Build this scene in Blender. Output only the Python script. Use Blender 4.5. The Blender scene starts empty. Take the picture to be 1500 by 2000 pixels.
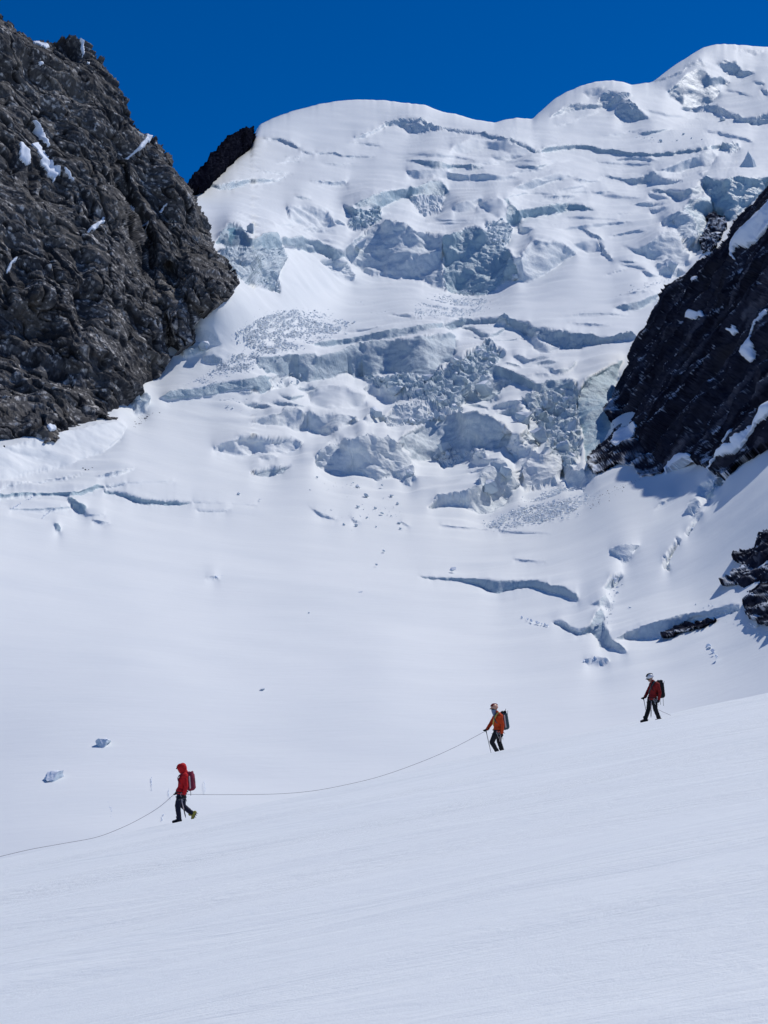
import bpy, bmesh, math, random
import numpy as np
from mathutils import Vector, Matrix

# ------------------------------------------------------------------ camera
F_PX, W_PX, H_PX = 2400.0, 1500.0, 2000.0          # focal length and frame of the photograph
PITCH = math.atan(300.0 / F_PX)
scene = bpy.context.scene
cam_data = bpy.data.cameras.new('camera')
cam_data.sensor_fit = 'VERTICAL'
cam_data.sensor_height = 24.0
cam_data.lens = 24.0 * F_PX / H_PX
cam_data.clip_start = 0.1
cam_data.clip_end = 20000.0
camera = bpy.data.objects.new('camera', cam_data)
camera.location = (0, 0, 0)
camera.rotation_euler = (math.pi / 2 + PITCH, 0, 0)
scene.collection.objects.link(camera)
scene.camera = camera

# ------------------------------------------------------------------ sun, sky, exposure
SUN = Vector((0.45, 0.36, 0.815)).normalized()      # direction towards the sun
world = bpy.data.worlds.new('World')
scene.world = world
world.use_nodes = True
wn = world.node_tree.nodes
wl = world.node_tree.links
wn.clear()
sky = wn.new('ShaderNodeTexSky')
sky.sky_type = 'NISHITA'
sky.sun_disc = False
sky.sun_elevation = math.asin(SUN.z)
sky.sun_rotation = math.atan2(SUN.x, SUN.y)
sky.altitude = 3400.0
sky.air_density = 1.0
sky.dust_density = 0.0
sky.ozone_density = 6.0
hsv = wn.new('ShaderNodeHueSaturation')
hsv.inputs['Saturation'].default_value = 1.35
hsv.inputs['Hue'].default_value = 0.509
hsv.inputs['Value'].default_value = 0.98
bg = wn.new('ShaderNodeBackground')
bg.inputs['Strength'].default_value = 0.09
wo = wn.new('ShaderNodeOutputWorld')
wl.new(sky.outputs[0], hsv.inputs['Color'])
wl.new(hsv.outputs[0], bg.inputs['Color'])
wl.new(bg.outputs[0], wo.inputs['Surface'])

sun_data = bpy.data.lights.new('sun', 'SUN')
sun_data.energy = 2.85
sun_data.angle = math.radians(0.53)
sun_data.color = (1.0, 0.965, 0.92)
sun = bpy.data.objects.new('sun', sun_data)
sun.rotation_euler = SUN.to_track_quat('Z', 'Y').to_euler()
sun.location = (60, 40, 120)
scene.collection.objects.link(sun)

scene.view_settings.view_transform = 'Standard'
scene.view_settings.look = 'None'
scene.view_settings.exposure = 0.13
scene.view_settings.gamma = 1.0
scene.view_settings.use_curve_mapping = False
scene.render.engine = 'CYCLES'
scene.cycles.max_bounces = 6
scene.cycles.diffuse_bounces = 3

# ------------------------------------------------------------------ helpers
COL = scene.collection
rng = np.random.default_rng(7)
random.seed(7)
SP, CP = math.sin(PITCH), math.cos(PITCH)

def pix2at(px, py):
    """ray through a photo pixel -> (x/y, z/y) of the ray"""
    x = (np.asarray(px, float) - W_PX / 2) / F_PX
    w = (H_PX / 2 - np.asarray(py, float)) / F_PX
    d = CP - w * SP
    return x / d, (SP + w * CP) / d

def at(px, py, Y):
    a, t = pix2at(px, py)
    return np.stack([a * Y, np.ones_like(a) * Y, t * Y], -1)

def _hash(ix, iy, iz, seed):
    h = (ix * 374761393 + iy * 668265263 + iz * 1442695041 + seed * 974634777) & 0xFFFFFFFF
    h = ((h ^ (h >> 13)) * 1274126177) & 0xFFFFFFFF
    h = ((h ^ (h >> 16)) * 2246822519) & 0xFFFFFFFF
    return ((h ^ (h >> 15)) & 0xFFFFFF) / float(0xFFFFFF)

def vnoise(P, seed=0):
    """value noise in -1..1 at points P (N,3)"""
    i = np.floor(P).astype(np.int64)
    f = P - i
    f = f * f * f * (f * (f * 6 - 15) + 10)
    out = 0.0
    for dx in (0, 1):
        wx = f[:, 0] if dx else 1 - f[:, 0]
        for dy in (0, 1):
            wy = f[:, 1] if dy else 1 - f[:, 1]
            for dz in (0, 1):
                wz = f[:, 2] if dz else 1 - f[:, 2]
                out = out + wx * wy * wz * _hash(i[:, 0] + dx, i[:, 1] + dy, i[:, 2] + dz, seed)
    return out * 2 - 1

def fbm(P, octaves=4, seed=0, gain=0.5, ridged=False):
    s, amp, tot = 0.0, 1.0, 0.0
    Q = P.copy()
    for o in range(octaves):
        n = vnoise(Q, seed + o * 17)
        if ridged:
            n = 1 - 2 * np.abs(n)
        s = s + amp * n
        tot += amp
        amp *= gain
        Q = Q * 2.03 + 11.3
    return s / tot

def facets(P, seed=0, tilt=1.0):
    """angular cells: each nearest cell is a randomly tilted plane. Returns height, cell random"""
    i = np.floor(P).astype(np.int64)
    best = np.full(len(P), 1e9)
    hh = np.zeros(len(P))
    rr = np.zeros(len(P))
    for dx in (-1, 0, 1):
        for dy in (-1, 0, 1):
            for dz in (-1, 0, 1):
                cx, cy, cz = i[:, 0] + dx, i[:, 1] + dy, i[:, 2] + dz
                qx = P[:, 0] - (cx + 0.15 + 0.7 * _hash(cx, cy, cz, seed))
                qy = P[:, 1] - (cy + 0.15 + 0.7 * _hash(cx, cy, cz, seed + 1))
                qz = P[:, 2] - (cz + 0.15 + 0.7 * _hash(cx, cy, cz, seed + 2))
                d = qx * qx + qy * qy + qz * qz
                m = d < best
                if not m.any():
                    continue
                best[m] = d[m]
                cxm, cym, czm = cx[m], cy[m], cz[m]
                g0 = _hash(cxm, cym, czm, seed + 3) * 2 - 1
                g1 = _hash(cxm, cym, czm, seed + 4) * 2 - 1
                g2 = _hash(cxm, cym, czm, seed + 5) * 2 - 1
                r = _hash(cxm, cym, czm, seed + 6)
                hh[m] = tilt * (qx[m] * g0 + qy[m] * g1 + qz[m] * g2) + (r - 0.5)
                rr[m] = r
    return hh, rr

def _rot(seed):
    r = np.random.default_rng(seed + 1000)
    q, _ = np.linalg.qr(r.normal(size=(3, 3)))
    return q

def crystal(P, seed=0, warp=0.35):
    """continuous angular facets in -1..1: linear noise on tetrahedra"""
    Q = P @ _rot(seed)
    if warp:
        Q = Q + warp * np.stack([vnoise(P * 0.7 + k * 7.7, seed + 40 + k) for k in range(3)], -1)
    i = np.floor(Q).astype(np.int64)
    f = Q - i
    o = np.argsort(-f, axis=1)
    fs = np.take_along_axis(f, o, 1)
    c = i.copy()
    r_ = np.arange(len(Q))
    v = (1 - fs[:, 0]) * _hash(c[:, 0], c[:, 1], c[:, 2], seed)
    for k in range(3):
        c[r_, o[:, k]] += 1
        wgt = fs[:, k] - (fs[:, k + 1] if k < 2 else 0)
        v = v + wgt * _hash(c[:, 0], c[:, 1], c[:, 2], seed)
    return v * 2 - 1

def in_poly(px, py, poly):
    """even-odd test on arrays"""
    poly = np.asarray(poly, float)
    x0, y0 = poly[:, 0], poly[:, 1]
    x1, y1 = np.roll(x0, -1), np.roll(y0, -1)
    r = np.zeros(px.shape, bool)
    for a, b, c, d in zip(x0, y0, x1, y1):
        if b == d:
            continue
        cond = ((b > py) != (d > py)) & (px < (c - a) * (py - b) / (d - b) + a)
        r ^= cond
    return r

def blur1(A, s, axis):
    n = int(math.ceil(3 * s))
    if n < 1:
        return A
    k = np.exp(-0.5 * (np.arange(-n, n + 1) / s) ** 2)
    k /= k.sum()
    P = np.pad(A, [(n, n) if ax == axis else (0, 0) for ax in range(2)], mode='edge')
    L = P.shape[axis]
    m = 1 << (L + 2 * n).bit_length()
    FT = np.fft.rfft(P, m, axis=axis)
    KT = np.fft.rfft(k, m)
    KT = KT[:, None] if axis == 0 else KT[None, :]
    R = np.fft.irfft(FT * KT, m, axis=axis)
    sl = [slice(None)] * 2
    sl[axis] = slice(2 * n, 2 * n + A.shape[axis])
    return R[tuple(sl)]

def blur(A, s):
    return blur1(blur1(A, s, 0), s, 1)

def tps(anchors):
    """thin plate spline through (x, y, value)"""
    A = np.asarray(anchors, float)
    X = A[:, :2] / 1000.0
    n = len(X)
    def U(r2):
        return 0.5 * r2 * np.log(r2 + 1e-12)
    r2 = ((X[:, None] - X[None]) ** 2).sum(-1)
    M = np.zeros((n + 3, n + 3))
    M[:n, :n] = U(r2) + 0.002 * np.eye(n)
    M[:n, n] = 1
    M[:n, n + 1:] = X
    M[n, :n] = 1
    M[n + 1:, :n] = X.T
    w = np.linalg.solve(M, np.concatenate([A[:, 2], np.zeros(3)]))
    def f(px, py):
        px = np.asarray(px, float) / 1000.0
        py = np.asarray(py, float) / 1000.0
        out = w[n] + w[n + 1] * px + w[n + 2] * py
        for k in range(n):
            out = out + w[k] * U((px - X[k, 0]) ** 2 + (py - X[k, 1]) ** 2)
        return out
    return f

def mesh_from(name, V, Fq, smooth=True):
    """V (N,3), Fq (M,4) or (M,3) numpy -> mesh"""
    me = bpy.data.meshes.new(name)
    V = np.ascontiguousarray(V, np.float32)
    Fq = np.ascontiguousarray(Fq, np.int32)
    k = Fq.shape[1]
    me.vertices.add(len(V))
    me.vertices.foreach_set('co', V.ravel())
    me.loops.add(len(Fq) * k)
    me.loops.foreach_set('vertex_index', Fq.ravel())
    me.polygons.add(len(Fq))
    me.polygons.foreach_set('loop_start', np.arange(0, len(Fq) * k, k, dtype=np.int32))
    me.polygons.foreach_set('use_smooth', np.full(len(Fq), smooth))
    me.update(calc_edges=True)
    return me

def attr(me, name, vals):
    a = me.attributes.new(name, 'FLOAT', 'POINT')
    a.data.foreach_set('value', np.ascontiguousarray(vals, np.float32))

def link(name, me, material=None, parent=None):
    o = bpy.data.objects.new(name, me)
    COL.objects.link(o)
    if material is not None and me is not None and len(me.materials) == 0:
        me.materials.append(material)
    if parent is not None:
        o.parent = parent
    return o

def tag(o, label=None, cat=None, group=None, kind=None):
    if label: o['label'] = label
    if cat: o['category'] = cat
    if group: o['group'] = group
    if kind: o['kind'] = kind
    return o

def subset(V, Fq, sel, attrs):
    """mesh arrays of the chosen faces"""
    Fs = Fq[sel]
    used, inv = np.unique(Fs, return_inverse=True)
    return V[used], inv.reshape(Fs.shape), {k: v[used] for k, v in attrs.items()}

# ------------------------------------------------------------------ materials
def new_mat(name):
    m = bpy.data.materials.new(name)
    m.use_nodes = True
    nt = m.node_tree
    b = nt.nodes['Principled BSDF']
    return m, nt.nodes, nt.links, b

def ramp(nodes, stops):
    r = nodes.new('ShaderNodeValToRGB')
    e = r.color_ramp.elements
    while len(e) < len(stops):
        e.new(0.5)
    for el, (p, c) in zip(e, stops):
        el.position = p
        el.color = (c[0], c[1], c[2], 1)
    return r

def noise_node(nodes, links, vec, scale, detail=6, rough=0.6, dist=0.0):
    n = nodes.new('ShaderNodeTexNoise')
    n.inputs['Scale'].default_value = scale
    n.inputs['Detail'].default_value = detail
    n.inputs['Roughness'].default_value = rough
    n.inputs['Distortion'].default_value = dist
    links.new(vec, n.inputs['Vector'])
    return n

def coords(nodes, links, scale=(1, 1, 1), rot=(0, 0, 0)):
    tc = nodes.new('ShaderNodeTexCoord')
    mp = nodes.new('ShaderNodeMapping')
    mp.inputs['Scale'].default_value = scale
    mp.inputs['Rotation'].default_value = rot
    links.new(tc.outputs['Object'], mp.inputs['Vector'])
    return mp.outputs[0]

def bump(nodes, links, height, strength, dist, prev=None):
    b = nodes.new('ShaderNodeBump')
    b.inputs['Strength'].default_value = strength
    b.inputs['Distance'].default_value = dist
    links.new(height, b.inputs['Height'])
    if prev is not None:
        links.new(prev, b.inputs['Normal'])
    return b.outputs[0]

SNOW = (0.80, 0.865, 0.955)
ICE = (0.60, 0.735, 0.815)
ICE_DEEP = (0.30, 0.52, 0.60)

def mix_rgb(nodes, links, fac, a, b):
    mx = nodes.new('ShaderNodeMix')
    mx.data_type = 'RGBA'
    for sock, v in ((0, fac), (6, a), (7, b)):
        if isinstance(v, (int, float)):
            mx.inputs[sock].default_value = v
        elif isinstance(v, tuple):
            mx.inputs[sock].default_value = (*v, 1)
        else:
            links.new(v, mx.inputs[sock])
    return mx.outputs[2]

def math_node(nodes, links, op, a, b=None, clamp=False):
    n = nodes.new('ShaderNodeMath')
    n.operation = op
    n.use_clamp = clamp
    for i, v in enumerate((a, b)):
        if v is None:
            continue
        if isinstance(v, (int, float)):
            n.inputs[i].default_value = v
        else:
            links.new(v, n.inputs[i])
    return n.outputs[0]

def mat_glacier():
    """wind-packed snow that turns into banded blue ice where the 'ice' attribute says so"""
    m, n, l, b = new_mat('glacier_snow_and_ice')
    at_ = n.new('ShaderNodeAttribute'); at_.attribute_name = 'ice'
    dp = n.new('ShaderNodeAttribute'); dp.attribute_name = 'deep'
    vec = coords(n, l)
    vb = coords(n, l, (0.12, 0.12, 1.1), (0.12, 0.08, 0))
    nb = noise_node(n, l, vb, 0.55, 5, 0.6, 0.6)          # layers in the ice
    nf = noise_node(n, l, vec, 0.45, 8, 0.68)
    k = math_node(n, l, 'SUBTRACT', nf.outputs[0], 0.5)
    k = math_node(n, l, 'MULTIPLY', k, 1.5)
    k = math_node(n, l, 'ADD', k, at_.outputs['Fac'])
    r = ramp(n, [(0.28, (0, 0, 0)), (0.72, (1, 1, 1))])
    l.new(k, r.inputs[0])
    icec = mix_rgb(n, l, nb.outputs[0], (0.55, 0.64, 0.70), (0.37, 0.47, 0.54))
    vk = coords(n, l, (1.0, 1.0, 0.4), (0.2, 0.1, 0.3))
    dk = noise_node(n, l, vk, 0.10, 3, 0.6)
    vo = n.new('ShaderNodeTexVoronoi')
    vo.feature = 'DISTANCE_TO_EDGE'
    vo.inputs['Scale'].default_value = 0.13
    mxv = n.new('ShaderNodeVectorMath'); mxv.operation = 'MULTIPLY_ADD'
    l.new(dk.outputs['Color'], mxv.inputs[0]); mxv.inputs[1].default_value = (5, 5, 5); l.new(vk, mxv.inputs[2])
    l.new(mxv.outputs[0], vo.inputs['Vector'])
    crk = ramp(n, [(0.0, (1, 1, 1)), (0.035, (0, 0, 0))])
    l.new(vo.outputs['Distance'], crk.inputs[0])
    icec = mix_rgb(n, l, math_node(n, l, 'MULTIPLY', crk.outputs[0], 0.65), icec, (0.22, 0.36, 0.48))
    icec = mix_rgb(n, l, dp.outputs['Fac'], icec, ICE_DEEP)
    fac = math_node(n, l, 'MULTIPLY', r.outputs[0], at_.outputs['Fac'], True)
    big = noise_node(n, l, vec, 0.03, 4, 0.6)
    snowc = mix_rgb(n, l, big.outputs[0], (0.785, 0.825, 0.835), (0.85, 0.878, 0.88))
    l.new(mix_rgb(n, l, fac, snowc, icec), b.inputs['Base Color'])
    rr = math_node(n, l, 'MULTIPLY', fac, -0.25)
    rr = math_node(n, l, 'ADD', rr, 0.72)
    l.new(rr, b.inputs['Roughness'])
    b.inputs['Specular IOR Level'].default_value = 0.25
    vw = coords(n, l, (0.25, 1.0, 1.0), (0, 0, 0.35))
    nw = noise_node(n, l, vw, 0.5, 7, 0.6)
    b1 = bump(n, l, nw.outputs[0], 0.2, 0.5)
    st = math_node(n, l, 'MULTIPLY', at_.outputs['Fac'], 0.65)
    bb = n.new('ShaderNodeBump')
    bb.inputs['Distance'].default_value = 1.6
    l.new(st, bb.inputs['Strength'])
    l.new(nf.outputs[0], bb.inputs['Height'])
    l.new(b1, bb.inputs['Normal'])
    l.new(bb.outputs[0], b.inputs['Normal'])
    return m

def mat_foreground():
    m, n, l, b = new_mat('wind_packed_snow')
    vec = coords(n, l)
    vr = coords(n, l, (0.16, 1.0, 1.0), (0, 0, -0.35))
    vf = coords(n, l, (0.7, 1.35, 1.0), (0, 0, -0.1))
    big = noise_node(n, l, vec, 0.12, 4, 0.5)
    l.new(mix_rgb(n, l, big.outputs[0], (0.79, 0.838, 0.85), (0.845, 0.88, 0.88)), b.inputs['Base Color'])
    b.inputs['Roughness'].default_value = 0.62
    b.inputs['Specular IOR Level'].default_value = 0.3
    n1 = noise_node(n, l, vr, 0.55, 6, 0.62, 0.5)
    n2 = noise_node(n, l, vf, 9.0, 6, 0.7)
    n3 = noise_node(n, l, vec, 60.0, 3, 0.7)
    patch = noise_node(n, l, vr, 0.16, 3, 0.5)                 # crusted patches, ripples come and go
    pr = ramp(n, [(0.40, (0.15, 0.15, 0.15)), (0.62, (1, 1, 1))])
    l.new(patch.outputs[0], pr.inputs[0])
    n2h = math_node(n, l, 'MULTIPLY', n2.outputs[0], pr.outputs[0])
    n4 = noise_node(n, l, vf, 2.6, 6, 0.72, 1.2)
    n4h = math_node(n, l, 'MULTIPLY', n4.outputs[0], pr.outputs[0])
    c = bump(n, l, n1.outputs[0], 0.42, 0.35)
    c = bump(n, l, n4h, 0.38, 0.08, c)
    c = bump(n, l, n2h, 0.6, 0.035, c)
    c = bump(n, l, n3.outputs[0], 0.4, 0.008, c)
    l.new(c, b.inputs['Normal'])
    return m

def mat_snow(name='snow', scale=1.2, strength=0.45, dist=0.25, col=None):
    m, n, l, b = new_mat(name)
    vec = coords(n, l)
    n1 = noise_node(n, l, vec, scale, 7, 0.65)
    c0 = col or (0.80, 0.865, 0.955)
    l.new(mix_rgb(n, l, n1.outputs[0], tuple(v * 0.94 for v in c0), c0), b.inputs['Base Color'])
    b.inputs['Roughness'].default_value = 0.7
    b.inputs['Specular IOR Level'].default_value = 0.25
    l.new(bump(n, l, n1.outputs[0], strength, dist), b.inputs['Normal'])
    return m

def mat_rock(name, dark, mid, light, tan, scale=1.0, rot=(0, 0, 0), stretch=(1, 1, 1)):
    m, n, l, b = new_mat(name)
    ta = n.new('ShaderNodeAttribute'); ta.attribute_name = 'tone'
    sn = n.new('ShaderNodeAttribute'); sn.attribute_name = 'dust'
    vec = coords(n, l, stretch, rot)
    n1 = noise_node(n, l, vec, 0.30 * scale, 5, 0.65)
    n2 = noise_node(n, l, vec, 0.05 * scale, 4, 0.6)
    vo = n.new('ShaderNodeTexVoronoi')
    vo.inputs['Scale'].default_value = 0.7 * scale
    l.new(vec, vo.inputs['Vector'])
    k = math_node(n, l, 'MULTIPLY', ta.outputs['Fac'], 0.85)
    k2 = math_node(n, l, 'MULTIPLY', n1.outputs[0], 0.30)
    k = math_node(n, l, 'ADD', k, k2)
    r = ramp(n, [(0.25, dark), (0.52, mid), (0.86, light)])
    l.new(k, r.inputs[0])
    t = ramp(n, [(0.52, (0, 0, 0)), (0.66, (1, 1, 1))])
    l.new(n2.outputs[0], t.inputs[0])
    tf = math_node(n, l, 'MULTIPLY', t.outputs[0], 0.55)
    tcol = mix_rgb(n, l, k, tuple(v * 0.45 for v in tan), tan)
    c = mix_rgb(n, l, tf, r.outputs[0], tcol)
    c = mix_rgb(n, l, sn.outputs['Fac'], c, SNOW)
    l.new(c, b.inputs['Base Color'])
    b.inputs['Roughness'].default_value = 0.85
    b.inputs['Specular IOR Level'].default_value = 0.2
    n3 = noise_node(n, l, vec, 0.9 * scale, 6, 0.7)
    bb = bump(n, l, n3.outputs[0], 0.28, 0.9 / scale)
    l.new(bb, b.inputs['Normal'])
    return m

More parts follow.
